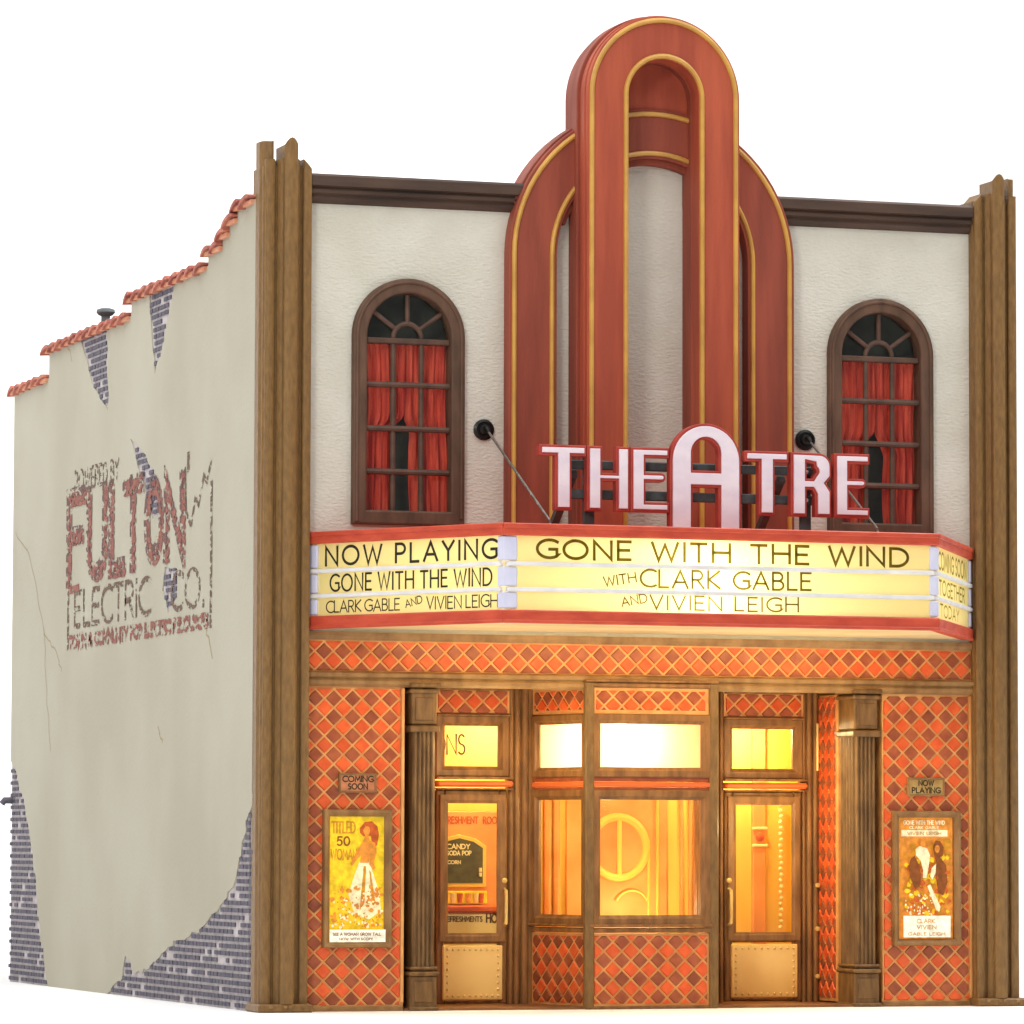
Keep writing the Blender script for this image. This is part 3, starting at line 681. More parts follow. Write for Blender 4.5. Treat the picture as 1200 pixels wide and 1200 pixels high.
# fluted columns
def column(x0, x1, lab, inner):
    P = boxes('column', [(x0+.035, x1-.035, -.03, .44, .45, 3.45)], 'dark_oak', T, bev=.01); P['label'] = lab
    n = 5; wd = (x1-x0-.07)/n
    for i in range(n):
        a = x0+.035+i*wd; tubes('flute', [[(a+wd/2, -.035, .5), (a+wd/2, -.035, 3.4)]], wd*.36, 'dark_oak', P, n=10)
    for sx in ((x0+.035) if inner < 0 else (x1-.035),):
        for i in range(5): tubes('flute', [[(sx, .03+i*.085, .5), (sx, .03+i*.085, 3.4)]], .03, 'dark_oak', P, n=10)
    boxes('capital', [(x0+.01, x1-.01, -.06, .46, 3.45, 3.9), (x0-.02, x1+.02, -.10, .48, 3.36, 3.44), (x0-.02, x1+.02, -.10, .48, 3.83, 3.88), (x0-.03, x1+.03, -.13, .49, 3.9, 3.955)], 'dark_oak', P, bev=.015)
    boxes('capital_panel', [(x0+.05, x1-.05, -.075, -.05, 3.5, 3.78)], 'dark_oak', P, bev=.01)
    boxes('pedestal', [(x0+.0, x1-.0, -.07, .46, .02, .42), (x0-.02, x1+.02, -.11, .48, .42, .47), (x0-.005, x1+.005, -.09, .47, .49, .53), (x0-.02, x1+.02, -.11, .48, 0, .05)], 'dark_oak', P, bev=.015)
    boxes('pedestal_panel', [(x0+.05, x1-.05, -.085, -.05, .1, .36)], 'dark_oak', P, bev=.01)
column(1.93, 2.27, 'left fluted column beside the entrance', 1); column(7.73, 8.07, 'right fluted column beside the entrance', -1)
# tiled reveals of the recess, behind the columns
MR = frame_m(7.74, 1.12, 0, -1)   # faces -x : visible
MLr = frame_m(2.26, .46, 0, 1)    # faces +x
for M, lab in ((MR, 'right reveal'), (MLr, 'left reveal')):
    bed('reveal_bed', T, M, 0, .66, .05, 3.9, 0, .2)
    tiles(T, M, .02, .58, .08, 3.88, 0, .17, 3.7, limit=0, px=.2)
    boxes('reveal_trim', [(.0, .05, -.03, 0, .03, 3.9)], 'oak', T, M)
tubes('hinge_pin', [[(7.70, 1.05, 2.95), (7.70, 1.05, 3.55)]], .022, 'rivet', T)
for z in (.35, .95, 1.5): lathe('hinge_knob', [(0, 0), (.03, .0), (.03, .03), (0, .04)], 8, 'rivet', T, (7.69, 1.04, z), 'Y')

# ---- entrance doors with transoms (door plane y = 1.1)
def door(x0, x1, hside, lab):
    D = boxes('entrance_door', [(x0, x0+.1, 1.04, 1.16, .04, 2.68), (x1-.1, x1, 1.04, 1.16, .04, 2.68), (x0+.1, x1-.1, 1.04, 1.16, 2.53, 2.68), (x0+.1, x1-.1, 1.04, 1.16, .78, .87), (x0+.1, x1-.1, 1.05, 1.16, .04, .09)], 'oak', T, bev=.018)
    D['label'] = lab
    mitre_frame('pane_moulding', x0+.03, x1-.03, .80, 2.62, .11, 1.04, .035, 'oak', D)
    boxes('pane', [(x0+.12, x1-.12, 1.10, 1.108, .86, 2.54)], 'glass', D, bev=0)
    boxes('kick_plate', [(x0+.07, x1-.07, 1.0, 1.05, .09, .76)], 'kick', D, bev=.012)
    bm = bmesh.new(); a, b_ = x0+.13, x1-.13
    pts = [(a+(b_-a)*i/9, z) for i in range(10) for z in (.14, .71)]+[(x, .14+.57*k/7) for k in range(1, 7) for x in (a, b_)]
    for x, z in pts:
        g = bmesh.ops.create_uvsphere(bm, u_segments=6, v_segments=4, radius=.017); bmesh.ops.translate(bm, vec=(x, .997, z), verts=g['verts'])
    me = bpy.data.meshes.new('rivet'); bm.to_mesh(me); bm.free(); link_mesh('rivet', me, 'rivet', D, smooth=True, kind='stuff')
    hx = x1-.045 if hside > 0 else x0+.045
    tubes('handle', [[(hx, 1.03, 1.0), (hx, .95, 1.03), (hx, .94, 1.1), (hx, .94, 1.36), (hx, .95, 1.43), (hx, 1.03, 1.46)]], .022, 'rivet', D)
    lathe('lock_rose', [(0, 0), (.035, 0), (.035, .03), (.01, .05), (0, .05)], 10, 'rivet', D, (hx, 1.035, 1.56), 'Y')
    Wt = mitre_frame('transom_window', x0-.02, x1+.02, 2.84, 3.60, .13, 1.12, .09, 'oak', T)
    Wt['label'] = 'transom over the '+lab
    boxes('pane', [(x0+.09, x1-.09, 1.10, 1.108, 2.95, 3.49)], 'glass', Wt, bev=0)
    boxes('ledge', [(x0-.03, x1+.05, .93, 1.12, 2.715, 2.79)], 'orange_ledge', T, bev=.025)
    for q_ in [(x0-.03, x1+.05, .95, 1.12, 2.81, 2.84), (x0-.03, x1+.05, .97, 1.12, 2.68, 2.70)]: boxes('ledge_bead', [q_], 'oak', T, bev=.006)
    bed('header_bed', T, I4, x0-.02, x1+.02, 3.6, 3.93, 1.03, 1.12)
    tiles(T, I4, x0, x1, 3.62, 3.91, 1.03, x0+.12, 3.66, limit=0)
    for q_ in [(x0-.02, x1+.02, 1.0, 1.03, 3.91, 3.96), (x0-.02, x1+.02, .99, 1.06, 3.59, 3.62)]: boxes('header_trim', [q_], 'oak', T, bev=.01)
door(2.62, 3.54, 1, 'left entrance door with handle on the right'); door(6.44, 7.48, -1, 'right entrance door with handle on the left')
boxes('side_wall_panel', [(2.26, 2.62, 1.1, 1.16, 0, 3.96)], 'oak', T)
def post(xs):
    P = boxes('door_post', [(xs[0], xs[-1], 1.08, 1.2, 0, 3.96)], 'oak', T, bev=.01)
    for i in range(len(xs)-1):
        a, b_ = xs[i], xs[i+1]; tubes('post_bead', [[((a+b_)/2, 1.07, .02), ((a+b_)/2, 1.07, 3.95)]], (b_-a)*.42, 'oak', P, n=10)
post([3.56, 3.63, 3.72, 3.84, 3.92]); post([6.08, 6.16, 6.28, 6.37, 6.43]); post([7.49, 7.55, 7.64, 7.72])
# lobby shell
for q_ in [(1.7, 8.6, 2.3, 2.4, 0, 3.96), (1.7, 1.8, 1.2, 2.3, 0, 3.96), (8.5, 8.6, 1.2, 2.3, 0, 3.96)]: boxes('lobby_wall', [q_], 'yellow_wall', T, bev=0)
for q_ in [(1.7, 2.3, 1.17, 1.2, 0, 3.96), (7.72, 8.6, 1.17, 1.2, 0, 3.96)]: boxes('lobby_wall', [q_], 'yellow_wall', T, bev=0)
boxes('lobby_ceiling', [(1.7, 8.6, 1.2, 2.4, 3.97, 4.0)], 'yellow_wall', T, bev=0)
for x in (6.33, 6.45, 6.52): tubes('wall_bead', [[(x, 2.29, .1), (x, 2.29, 3.9)]], .03, 'orange_wall', T)
for x in (4.1, 4.22, 4.36, 4.5, 4.62): tubes('wall_bead', [[(x, 2.27, .1), (x, 2.27, 3.9)]], .05, 'orange_wall', T)
# wall pilaster seen through the right door
P = boxes('lobby_pilaster', [(7.29, 7.47, 2.22, 2.3, 0, 3.9)], 'orange_wall', T)
for q_ in [(7.27, 7.49, 2.19, 2.23, 2.2, 2.24), (7.27, 7.49, 2.19, 2.23, 1.98, 2.02)]: boxes('capital', [q_], 'pale', P)
lathe('boss', [(0, 0), (.06, 0), (.06, .02), (.03, .04), (0, .04)], 12, 'orange_ledge', P, (7.38, 2.22, 2.11), 'Y')
bm = bmesh.new()
for k in range(22):
    g = bmesh.ops.create_uvsphere(bm, u_segments=8, v_segments=6, radius=.03); bmesh.ops.translate(bm, vec=(7.66+.012*(k % 2), 2.2, .95+.075*k), verts=g['verts'])
me = bpy.data.meshes.new('bead_string'); bm.to_mesh(me); bm.free(); link_mesh('bead_string', me, 'pale', T, smooth=True, kind='stuff')
# porthole door
LD = boxes('lobby_door', [(4.75, 6.12, 2.25, 2.3, 0, 3.2)], 'orange_wall', T, bev=.01); LD['label'] = 'orange inner door with round porthole behind the ticket booth'
ring = [(5.44+.385*math.cos(R(a)), 2.235, 1.97+.385*math.sin(R(a))) for a in range(0, 360, 12)]
tubes('porthole_rim', [ring], .055, 'yellow_wall', LD, closed=True)
poly('porthole_glass', [[(5.44+.37*math.cos(R(a)), 1.97+.37*math.sin(R(a))) for a in range(0, 360, 12)]], 2.225, 2.249, 'orange_wall', LD)
boxes('porthole_bar', [(5.42, 5.48, 2.19, 2.225, 1.62, 2.32)], 'yellow_wall', LD)
tubes('pull_handle', [[(5.62+.22*math.cos(R(a)), 2.2, 1.22+.2*math.sin(R(a))) for a in range(20, 161, 14)]], .013, 'yellow_wall', LD)
for q_ in [[(5.98, 2.24, .1), (5.98, 2.24, 3.1)], [(5.86, 2.24, .1), (5.86, 2.24, 1.9)]]: tubes('door_bead', [q_], .02, 'yellow_wall', LD)
# transom lettering seen over the left door
text('transom_lettering', [dict(s='CONCESSIONS', x0=1.575, z0=3.12, h=.24, width=1.42, stroke=.1, y=1.09, gap=.16)], 'brown_ink', T, label='thin brown capitals on the transom, partly behind the column')
sheet('transom_screen', 2.7, 3.5, 1.114, 2.94, 3.5, translucent('transom_paper', (1, .8, .3, 1), .5, lin(246, 208, 90)), T)
# concession stand behind the left door
K = thing('concession_stand', 'orange refreshment stand seen through the left entrance door', 'counter', (3.5, 2.0, .03))
boxes('back_board', [(2.4, 4.0, 2.18, 2.26, 1.0, 2.42)], 'orange_wall', K)
boxes('counter', [(2.4, 3.95, 1.9, 2.15, .03, 1.15)], 'pale', K, bev=.02)
boxes('counter_top', [(2.38, 3.97, 1.86, 2.17, 1.15, 1.24)], 'orange_ledge', K, bev=.02)
boxes('shelf', [(2.4, 3.62, 2.05, 2.18, 1.26, 1.42)], 'p_yellow', K)
for k, x in enumerate((3.06, 3.16, 3.25, 3.36, 3.46, 3.53)): lathe('paper_cup', [(.03, 0), (.042, .12), (0, .12)], 8, ('p_orange', 'pale', 'p_red')[k % 3], K, (x, 2.03, 1.27))
text('counter_lettering', [dict(s='REFRESHMENTS', x0=3.0, z0=1.04, h=.06, width=.5, stroke=.2, y=1.895), dict(s='HOT', x0=3.56, z0=1.03, h=.1, width=.2, stroke=.2, y=1.895)], 'brown_ink', K)
text('board_lettering', [dict(s='REFRESHMENT  ROOM', x0=3.0, z0=2.27, h=.08, width=.85, stroke=.2, y=2.175)], 'p_red', K)
MB_ = thing('menu_board', 'dark green menu board with pointed yellow frame on the refreshment stand', 'menu board', (3.27, 2.15, 1.44))
mo = [(2.9, 1.48), (3.62, 1.48), (3.62, 1.98), (3.48, 2.07), (3.27, 2.12), (3.06, 2.07), (2.9, 1.98)]
poly('frame', [mo], 2.12, 2.175, 'yellow_wall', MB_, bevel=.01)
poly('panel', [[(3.27+(x-3.27)*.88, 1.8+(z-1.8)*.88) for x, z in mo]], 2.105, 2.119, 'menu', MB_)
text('lettering', [dict(s='CANDY', x0=3.1, z0=1.95, h=.055, width=.3, stroke=.25, y=2.1), dict(s='SODA POP', x0=3.1, z0=1.87, h=.05, width=.32, stroke=.25, y=2.1), dict(s='POPCORN', x0=2.98, z0=1.76, h=.04, width=.3, stroke=.25, y=2.1)], 'pale', MB_)
for z in (1.6, 1.66): tubes('cup_row', [[(3.54, 2.09, z), (3.54, 2.09, z+.05)]], .02, 'pale', MB_)

# ---- lamps that are seen: bulb over the booth
lathe('ceiling_bulb', [(0, -.14), (.07, -.1), (.09, -.03), (.06, .05), (.03, .1), (0, .1)], 12, 'bulb', T, (4.85, .55, 3.45))
tubes('bulb_cord', [[(4.85, .55, 3.55), (4.85, .55, 3.96)]], .02, 'black_metal', T)

# ================================================================ TICKET BOOTH
B = thing('ticket_booth', 'glazed ticket booth with diamond tiled base between the two entrance doors', 'ticket booth', (5.0, .4, 0))
FL = (4.20, -.10); BL = (3.86, 1.06); FR = (5.83, -.10); BR = (6.14, 1.06)
def booth_face(ox, oy, tx, ty, front=False):
    L = math.hypot(tx-ox, ty-oy); M = frame_m(ox, oy, tx-ox, ty-oy)
    e = .05 if front else .03
    bed('tile_bed', B, M, e, L-e, .04, .92, .0, .06)
    px = .236 if front else .228
    tiles(B, M, e+.02, L-e-.02, .06, .90, 0, .2 if front else .12, .82, px=px)
    bed('header_bed', B, M, e, L-e, 3.60, 3.93, .0, .06)
    tiles(B, M, e+.04, L-e-.04, 3.65, 3.90, 0, .2 if front else .12, 3.82, px=px)
    for q_ in [(0, L, -.035, .08, .93, .99), (0.0, L, -.06, .08, 1.0, 1.035), (0, L, -.02, .07, .0, .04)]: boxes('sill', [q_], 'oak', B, M, bev=.012)
    Wf = mitre_frame('window', .03, L-.03, 1.02, 2.68, .125, .04, .07, 'oak', B, M)
    boxes('pane', [(.13, L-.13, .03, .038, 1.12, 2.58)], 'glass', Wf, M, bev=0)
    Wt = mitre_frame('transom_window', .03, L-.03, 2.83, 3.61, .125, .04, .07, 'oak', B, M)
    sheet('pane', .12, L-.12, .03, 2.92, 3.51, 'frosted', Wt, M)
    boxes('orange_band', [(.04, L-.04, -.03, .06, 2.715, 2.775)], 'orange_ledge', B, M, bev=.012)
    for q_ in [(.04, L-.04, -.005, .05, 2.68, 2.71), (.04, L-.04, -.005, .05, 2.78, 2.83)]: boxes('band_groove', [q_], 'brown_tile', B, M, bev=.004)
    boxes('head_rail', [(0, L, -.03, .08, 3.93, 3.99)], 'oak', B, M, bev=.012)
booth_face(*FL, *FR, front=True); booth_face(*BL, *FL); booth_face(*FR, *BR)
for x, y in (FL, FR): boxes('corner_post', [(x-.055, x+.065, y-.045, y+.06, 0, 4.0)], 'bronze', B, bev=.02)
for x, y in (BL, BR): boxes('corner_post', [(x-.04, x+.04, y-.03, y+.03, 0, 3.96)], 'oak', B, bev=.01)
boxes('plinth_cap', [(4.14, 5.89, -.16, -.0, 3.995, 4.03)], 'oak', B, bev=.01)

# ================================================================ MARQUEE
MQ = thing('marquee', 'lit three sided marquee with yellow letter panels and red rims', 'marquee', (5, -1.2, 4.58))
FA = [(.63, -.02), (2.26, -2.56), (7.74, -2.56), (9.34, -.02)]
def inset(d):
    return [(FA[0][0]+d*1.1, FA[0][1]), (FA[1][0]+d*.55, FA[1][1]+d), (FA[2][0]-d*.55, FA[2][1]+d), (FA[3][0]-d*1.1, FA[3][1])]
prism('soffit', inset(.02), 4.60, 4.64, 'cream', MQ)
prism('top_plate', inset(.02), 5.69, 5.73, 'marquee_red', MQ)
faces = [(FA[0], FA[1]), (FA[1], FA[2]), (FA[2], FA[3])]
rows = [(5.285, 5.60), (4.955, 5.235), (4.76, 4.905)]
rows = [(5.275, 5.60), (4.955, 5.225), (4.755, 4.905)]
rows = [(5.285, 5.605), (4.965, 5.24), (4.74, 4.92)]
rows = [(5.30, 5.605), (5.0, 5.25), (4.74, 4.95)]
for fi, (a, b_) in enumerate(faces):
    L = math.hypot(b_[0]-a[0], b_[1]-a[1]); M = frame_m(*a, b_[0]-a[0], b_[1]-a[1])
    boxes('rim', [(-.02, L+.02, -.05, .12, 5.605, 5.735)], 'marquee_red', MQ, M, bev=.015)
    boxes('rim', [(-.02, L+.02, -.05, .12, 4.595, 4.735)], 'marquee_red', MQ, M, bev=.015)
    boxes('rim_bead', [(-.02, L+.02, -.065, .0, 5.69, 5.75)], 'marquee_red', MQ, M, bev=.012)
    boxes('rim_bead', [(-.02, L+.02, -.062, .0, 4.58, 4.62)], 'marquee_red', MQ, M, bev=.012)
    for z0, z1 in rows: sheet('sign_panel', .06, L-.06, .0, z0, z1, 'sign_panel', MQ, M)
    for z0 in (5.25, 4.95): boxes('letter_rail', [(.03, L-.03, -.045, .03, z0, z0+.05)], 'white_strip', MQ, M, bev=.01)
    e0, e1 = (.02, .17) if fi != 1 else (-.02, .16), (L-.13, L+.0)
    for c0, c1 in ([e0, (L-.08, L+.01)] if fi != 2 else [(-.01, .1), (L-.16, L)]):
        for z0, z1 in rows: boxes('end_cap', [(c0, c1, -.03, .03, z0+.01, z1-.01)], 'lavender', MQ, M, bev=.015)
    boxes('lamp_box', [(.04, L-.04, .12, .125, 5.6, 5.69)], 'inner_white', MQ, M, bev=0)
prism('lamp_box', inset(.06), 5.66, 5.685, 'inner_white', MQ); prism('lamp_box', inset(.06), 4.645, 4.66, 'inner_white', MQ)
ML = frame_m(*FA[0], FA[1][0]-FA[0][0], FA[1][1]-FA[0][1]); MF = frame_m(*FA[1], 1, 0); MRt = frame_m(*FA[2], FA[3][0]-FA[2][0], FA[3][1]-FA[2][1])
ty = -.004
text('lettering', [dict(s='NOW PLAYING', x0=.29, z0=5.345, h=.215, width=2.62, stroke=.16, y=ty, gap=.34, space=.55)], 'ink', MQ, ML)
text('lettering', [dict(s='GONE WITH THE WIND', x0=.36, z0=5.03, h=.195, width=2.48, stroke=.13, y=ty, gap=.22, space=.3, widths=.78)], 'ink', MQ, ML)
text('lettering', [dict(s='CLARK GABLE', x0=.30, z0=4.775, h=.135, width=1.14, stroke=.12, y=ty, gap=.16, space=.25), dict(s='AND', x0=1.54, z0=4.80, h=.085, width=.26, stroke=.16, y=ty, slope=R(12)), dict(s='VIVIEN LEIGH', x0=1.86, z0=4.775, h=.14, width=1.07, stroke=.12, y=ty, gap=.2, space=.3)], 'ink', MQ, ML)
text('lettering', [dict(s='GONE WITH THE WIND', x0=.41, z0=5.35, h=.21, width=4.71, stroke=.17, y=ty, gap=.28, space=.62)], 'sign_ink', MQ, MF)
text('lettering', [dict(s='WITH', x0=1.25, z0=5.03, h=.11, width=.4, stroke=.16, y=ty, slope=R(9)), dict(s='CLARK GABLE', x0=1.70, z0=5.035, h=.20, width=2.16, stroke=.14, y=ty)], 'sign_ink', MQ, MF)
text('lettering', [dict(s='AND', x0=1.47, z0=4.80, h=.10, width=.32, stroke=.16, y=ty, slope=R(10)), dict(s='VIVIEN LEIGH', x0=1.82, z0=4.775, h=.16, width=1.88, stroke=.14, y=ty, gap=.28)], 'sign_ink', MQ, MF)
text('lettering', [dict(s='COMING SOON', x0=.25, z0=5.345, h=.2, width=2.4, stroke=.16, y=ty)], 'faded_ink', MQ, MRt)
text('lettering', [dict(s='TOGETHER', x0=.3, z0=5.04, h=.17, width=2.2, stroke=.15, y=ty)], 'faded_ink', MQ, MRt)
text('lettering', [dict(s='TODAY', x0=.4, z0=4.78, h=.14, width=1.6, stroke=.15, y=ty)], 'faded_ink', MQ, MRt)

# ================================================================ THEATRE LETTER SIGN
S = thing('letter_sign', 'pink and red letters spelling theatre, standing on top of the marquee', 'sign', (5, -1.95, 5.735))
def rect(x0, x1, z0, z1): return (x0, x1, z0, z1)
def circ(cx, cz, r, a0, a1, n=16, rz=None): return [(cx+r*math.cos(R(a0+(a1-a0)*i/n)), cz+(rz or r)*math.sin(R(a0+(a1-a0)*i/n))) for i in range(n+1)]
def tee(x0, x1, s0, s1, z0, z1, t=.105): return [[(s0, z0), (s1, z0), (s1, z1-t), (x1, z1-t), (x1, z1), (x0, z1), (x0, z1-t), (s0, z1-t)]]
def ach(x0, x1, z0, z1, s=.17, zm=6.36, t=.075): return [[(x0, z0), (x0+s, z0), (x0+s, zm-t/2), (x1-s*.9, zm-t/2), (x1-s*.9, z0), (x1, z0), (x1, z1), (x1-s*.9, z1), (x1-s*.9, zm+t/2), (x0+s, zm+t/2), (x0+s, z1), (x0, z1)]]
def eee(x0, x1, z0, z1, s=.17, t=.098):
    zm = (z0+z1)/2+.03
    return [[(x0, z0), (x1, z0), (x1, z0+t), (x0+s, z0+t), (x0+s, zm-t*.45), (x1-.09, zm-t*.45)]+circ(x1-.09, zm, t*.45, -90, 90, 6)[1:-1]+[(x1-.09, zm+t*.45), (x0+s, zm+t*.45), (x0+s, z1-t), (x1, z1-t), (x1, z1), (x0, z1)]]
zb, zt = 5.965, 6.715
glyphs = [tee(2.88, 3.45, 3.08, 3.265, zb, zt), ach(3.48, 4.0, zb, zt), eee(4.03, 4.50, zb, zt),
 [[(4.53, 5.75), (4.80, 5.75), (4.80, 6.28), (5.15, 6.28), (5.15, 5.75), (5.42, 5.75)]+circ(4.975, 6.58, .445, 0, 180, 24), [(4.80, 6.46), (5.15, 6.46), (5.15, 6.66)]+circ(4.975, 6.68, .175, 0, 180, 14)[0:]],
 tee(5.485, 6.035, 5.67, 5.855, zb, zt),
 [[(6.085, zb), (6.27, zb), (6.27, 6.29), (6.36, 6.29), (6.40, 6.22), (6.40, zb), (6.59, zb), (6.59, 6.26), (6.52, 6.36), (6.59, 6.44)]+circ(6.44, 6.56, .15, 0, 90, 8)+[(6.085, 6.715)], [(6.27, 6.40), (6.27, 6.62), (6.38, 6.60)]+circ(6.37, 6.5, .05, 60, -60, 6)+[(6.36, 6.40)]],
 eee(6.65, 7.09, zb, zt)]
for g_, ch in zip(glyphs, 'THEATRE'):
    Lm = poly('letter', g_, -2.06, -1.94, 'letter_rim', S, bevel=.012)
    poly('letter_face', g_, -2.085, -2.055, 'letter_face', Lm, bevel=.006, offset=-.028)
boxes('support_rail', [(3.2, 6.62, -1.93, -1.87, 6.455, 6.565)], 'rail', S); boxes('support_rail', [(3.2, 6.62, -1.93, -1.87, 6.10, 6.215)], 'rail', S)
for x in (3.55, 6.33): boxes('post', [(x-.07, x+.07, -1.91, -1.85, 5.735, 6.62)], 'rail', S)
for z in (6.16, 6.33, 6.50): lathe('post_bulb', [(0, 0), (.025, 0), (.025, .02), (.01, .035), (0, .035)], 8, 'white_strip', S, (6.33, -1.912, z), 'Y')
bm = bmesh.new()
for x in (3.36, 6.02):
    a = Vector((x, -1.89, 6.42)); b_ = Vector((x, -1.05, 5.74)); n_ = Vector((0, .63, .78))*.04; u_ = Vector((.045, 0, 0))
    vs = [bm.verts.new(p) for p in (a-u_-n_, a+u_-n_, a+u_+n_, a-u_+n_, b_-u_-n_, b_+u_-n_, b_+u_+n_, b_-u_+n_)]
    for f in [(0, 1, 2, 3), (7, 6, 5, 4), (0, 4, 5, 1), (1, 5, 6, 2), (2, 6, 7, 3), (3, 7, 4, 0)]: bm.faces.new([vs[i] for i in f])
    if x < 4: me = bpy.data.meshes.new('brace'); bm.to_mesh(me); link_mesh('brace', me, 'rail', S); bm.free(); bm = bmesh.new()
me = bpy.data.meshes.new('brace'); bm.to_mesh(me); bm.free(); link_mesh('brace', me, 'rail', S)

# ================================================================ SUPPORT RODS
for x, lab, xe in ((2.86, 'steel support rod from dark round wall plate beside the left arched window', 2.97), (7.10, 'steel support rod from dark round wall plate behind the last two letters', 7.16)):
    Q = thing('support_rod', lab, 'support rod', (x, -.05, 7.05), 'tie rods holding up the marquee')
    lathe('wall_plate', [(0, 0), (.13, 0), (.13, .03), (.10, .045), (.095, .03), (.07, .03), (.06, .06), (.03, .07), (0, .07)], 24, 'black_metal', Q, (x, -.001, 7.06), 'Y')
    tubes('hook', [[(x, -.05, 7.08), (x+.01, -.12, 7.07), (x+.015, -.17, 7.02)]], [.03, .03, .022], 'black_metal', Q)
    tubes('rod', [[(x+.012, -.15, 7.03), (xe, -2.15, 5.82)]], .016, 'steel', Q)
    lathe('anchor', [(0, 0), (.035, 0), (.035, .03), (.015, .05), (.015, .08), (0, .08)], 10, 'steel', Q, (xe, -2.16, 5.735))

# ================================================================ POSTER CASES AND PLAQUES
def poster_case(x0, x1, z0, z1, lab):
    P = thing('poster_case', lab, 'poster case', ((x0+x1)/2, 0, z0), 'poster cases on the tiled walls')
    mitre_frame('frame', x0, x1, z0, z1, .085, .0, .10, 'bronze_light', P, lip=.55)
    return P
def bar(name, x0, x1, z0, z1, y, m, P): return boxes(name, [(x0, x1, y, y+.003, z0, z1)], m, P, bev=0)
P = poster_case(.83, 1.69, .76, 2.42, 'glowing yellow poster in a bronze case below the coming soon plaque')
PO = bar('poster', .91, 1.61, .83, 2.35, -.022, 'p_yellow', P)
text('print', [dict(s='TITLED', x0=.95, z0=2.14, h=.13, width=.29, stroke=.14, y=-.025), dict(s='WOMAN', x0=.94, z0=1.82, h=.12, width=.32, stroke=.15, y=-.025)], 'p_gold', PO)
text('print', [dict(s='50', x0=1.02, z0=1.99, h=.1, width=.15, stroke=.2, y=-.025)], 'p_brown', PO)
rnd = random.Random(5)
def blob(cx, cz, rx, rz, n=10, j=.25): return [(cx+rx*(1+rnd.uniform(-j, j))*math.cos(2*PI*i/n), cz+rz*(1+rnd.uniform(-j, j))*math.sin(2*PI*i/n)) for i in range(n)]
def prints(PO, groups, y, m):
    for i, g_ in enumerate(groups): poly('print', [g_], y-.001*i-.002, y-.001*i, m, PO)
# a generic standing figure above a row of roofs
prints(PO, [[(1.30, 2.20), (1.36, 2.27), (1.45, 2.28), (1.52, 2.22), (1.54, 2.12), (1.52, 2.0), (1.47, 1.94), (1.45, 2.02), (1.44, 2.1), (1.34, 2.1), (1.30, 2.14)]], -.026, 'p_red')
prints(PO, [blob(1.385, 2.165, .042, .058, j=.05), [(1.365, 2.12), (1.41, 2.12), (1.42, 2.05), (1.49, 2.02), (1.51, 1.9), (1.47, 1.78), (1.50, 1.72), (1.46, 1.70), (1.42, 1.76), (1.43, 1.86), (1.41, 1.78), (1.30, 1.78), (1.32, 1.88), (1.26, 1.82), (1.20, 1.74), (1.18, 1.77), (1.25, 1.9), (1.31, 2.0), (1.35, 2.05)]], -.030, 'p_orange')
prints(PO, [[(1.30, 1.80), (1.42, 1.80), (1.48, 1.62), (1.55, 1.42), (1.57, 1.2), (1.42, 1.10), (1.24, 1.16), (1.16, 1.4), (1.23, 1.62)]], -.024, 'p_cream')
prints(PO, [[(1.35, 1.74), (1.38, 1.74), (1.36, 1.3), (1.30, 1.2)], [(1.42, 1.7), (1.44, 1.66), (1.50, 1.3), (1.46, 1.25)]], -.027, 'p_gold')
def blobs(m, n, x0, x1, z0, z1, s, y, seed):
    global rnd
    rnd = random.Random(seed); bm = bmesh.new()
    for k in range(n):
        b_ = blob(rnd.uniform(x0, x1), rnd.uniform(z0, z1), rnd.uniform(.4, 1)*s, rnd.uniform(.4, 1)*s, 7, .4)
        bm.faces.new([bm.verts.new((p[0], y-.0003*k, p[1])) for p in b_][::-1])
    me = bpy.data.meshes.new('print'); bm.to_mesh(me); bm.free(); return me
link_mesh('print', blobs('', 44, .94, 1.58, 1.02, 1.5, .035, -.032, 2), 'p_orange', PO, kind='stuff')
link_mesh('print', blobs('', 50, .94, 1.58, 1.0, 1.42, .022, -.048, 3), 'p_cream', PO, kind='stuff')
link_mesh('print', blobs('', 60, .94, 1.58, 1.0, 1.5, .014, -.064, 4), 'p_gold', PO, kind='stuff')
bar('print', .91, 1.61, .83, .98, -.088, 'p_white', PO)
text('print', [dict(s='SEE A WOMAN GROW TALL', x0=.95, z0=.91, h=.03, width=.6, stroke=.24, y=-.092), dict(s='NOW WITH SCOPE', x0=1.03, z0=.855, h=.025, width=.42, stroke=.24, y=-.092)], 'p_brown', PO)
P = poster_case(8.26, 9.18, .755, 2.44, 'glowing orange poster in a bronze case below the now playing plaque')
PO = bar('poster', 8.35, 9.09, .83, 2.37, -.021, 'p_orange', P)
bar('print', 8.39, 9.02, 2.12, 2.2, -.025, 'p_cream', PO)
text('print', [dict(s='GONE WITH THE WIND', x0=8.42, z0=2.27, h=.045, width=.56, stroke=.22, y=-.025), dict(s='CLARK GABLE', x0=8.5, z0=2.215, h=.03, width=.4, stroke=.22, y=-.025)], 'p_cream', PO)
text('print', [dict(s='VIVIEN LEIGH', x0=8.47, z0=2.14, h=.035, width=.46, stroke=.2, y=-.03)], 'p_gold', PO)
link_mesh('print', blobs('', 60, 8.42, 9.03, 1.15, 2.08, .06, -.0225, 16), 'p_gold', PO, kind='stuff')
link_mesh('print', blobs('', 50, 8.42, 9.03, 1.15, 1.9, .045, -.041, 17), 'p_yellow', PO, kind='stuff')
link_mesh('print', blobs('', 40, 8.42, 9.02, 1.15, 1.75, .04, -.058, 8), 'p_red', PO, kind='stuff')
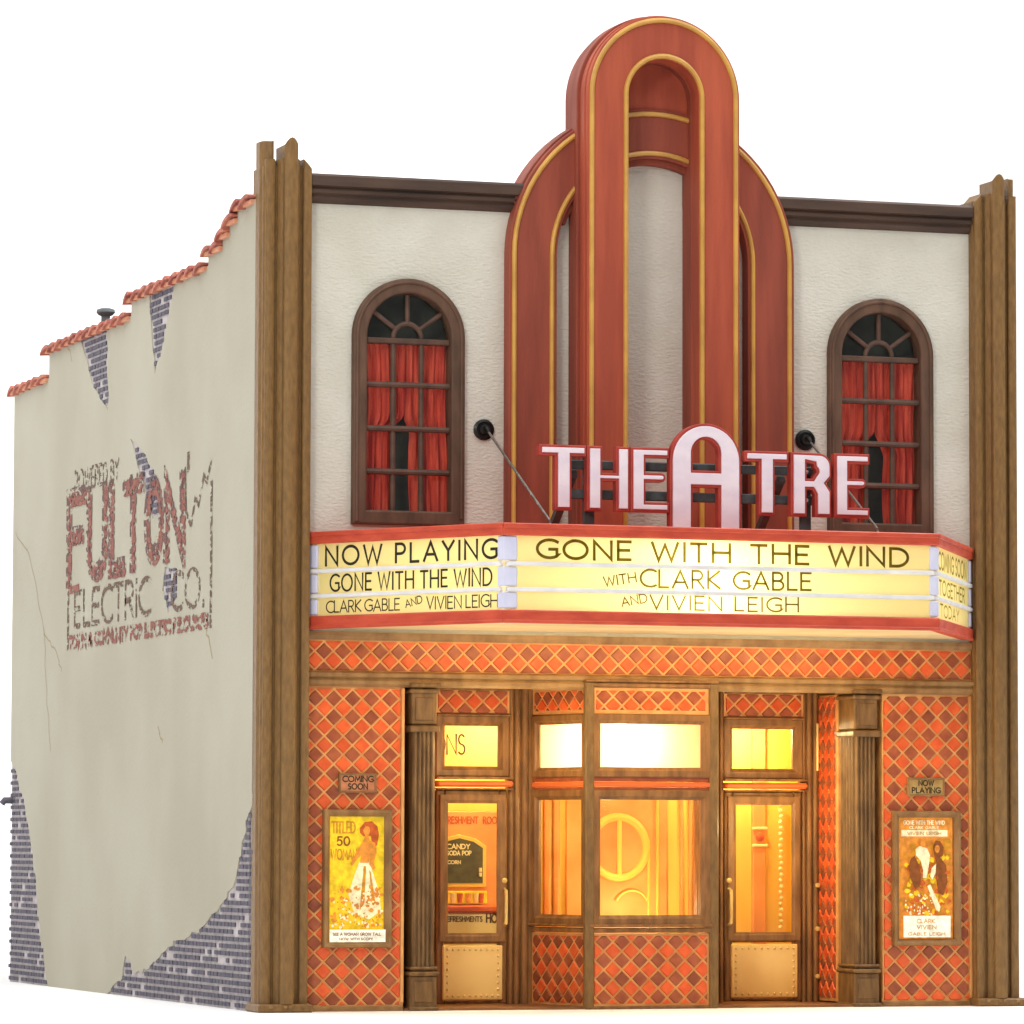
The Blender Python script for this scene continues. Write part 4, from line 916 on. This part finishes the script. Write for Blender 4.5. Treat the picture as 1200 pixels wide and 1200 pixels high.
# a generic pair of figures among flames
prints(PO, [[(8.56, 1.96), (8.62, 2.0), (8.72, 1.97), (8.76, 1.88), (8.74, 1.74), (8.71, 1.6), (8.66, 1.6), (8.665, 1.7), (8.63, 1.82), (8.57, 1.88)], [(8.72, 1.5), (8.76, 1.52), (8.90, 1.24), (8.88, 1.18), (8.84, 1.2)], [(8.78, 1.72), (8.84, 1.78), (8.83, 1.66), (8.79, 1.58), (8.76, 1.62)]], -.072, 'p_cream')
prints(PO, [[(8.80, 2.0), (8.84, 2.07), (8.90, 2.06), (8.95, 1.98), (8.94, 1.88), (8.90, 1.86), (8.98, 1.76), (9.0, 1.55), (8.94, 1.38), (8.87, 1.42), (8.84, 1.6), (8.85, 1.78), (8.82, 1.88)], [(8.50, 1.84), (8.55, 1.88), (8.60, 1.78), (8.64, 1.64), (8.62, 1.5), (8.56, 1.46), (8.49, 1.6), (8.47, 1.74)]], -.066, 'p_brown')
prints(PO, [blob(8.855, 1.965, .035, .05, j=.08), blob(8.66, 2.03, .035, .045, j=.08)], -.078, 'p_orange')
link_mesh('print', blobs('', 40, 8.42, 8.8, 1.14, 1.4, .018, -.075, 9), 'p_cream', PO, kind='stuff')
bar('print', 8.39, 9.03, .86, 1.13, -.088, 'p_white', PO)
text('print', [dict(s='CLARK', x0=8.57, z0=1.04, h=.045, width=.24, stroke=.2, y=-.092), dict(s='VIVIEN', x0=8.57, z0=.965, h=.045, width=.26, stroke=.2, y=-.092), dict(s='GABLE LEIGH', x0=8.45, z0=.885, h=.035, width=.5, stroke=.2, y=-.092)], 'p_gold', PO)
for x0, x1, l1, l2, lab in ((1.04, 1.49, 'COMING', 'SOON', 'small pink coming soon plaque on the left tiled wall'), (8.48, 8.96, 'NOW', 'PLAYING', 'small tan now playing plaque on the right tiled wall')):
    Q = thing('plaque', lab, 'plaque', ((x0+x1)/2, 0, 2.63), 'name plaques above the posters')
    boxes('plate', [(x0, x1, -.045, .0, 2.635, 2.845)], mat('plaque_paint', lin(206, 136, 92) if x0 < 5 else lin(186, 152, 90), lin(180, 110, 76) if x0 < 5 else lin(160, 124, 70), .5, 6), Q, bev=.012)
    mitre_frame('rim', x0-.012, x1+.012, 2.623, 2.857, .03, -.0, .06, 'bronze_light', Q)
    c_ = (x0+x1)/2
    text('lettering', [dict(s=l1, x0=c_-(.19 if l1 == 'COMING' else .1), z0=2.755, h=.065, width=.38 if l1 == 'COMING' else .2, stroke=.2, y=-.05), dict(s=l2, x0=c_-(.12 if l2 == 'SOON' else .19), z0=2.665, h=.065, width=.24 if l2 == 'SOON' else .38, stroke=.2, y=-.05)], 'ink', Q)

# ================================================================ ROOF VENT
V = thing('roof_vent', 'grey mushroom roof vent above the stepped side wall', 'vent', (.45, 9.45, 8.3))
lathe('pipe', [(.065, 0), (.065, 1.08), (.05, 1.08)], 12, 'vent', V, (.45, 9.4, 8.3))
lathe('cap', [(.05, 0), (.10, .02), (.135, .06), (.125, .10), (.07, .12), (0, .12)], 16, 'vent', V, (.45, 9.4, 9.33))
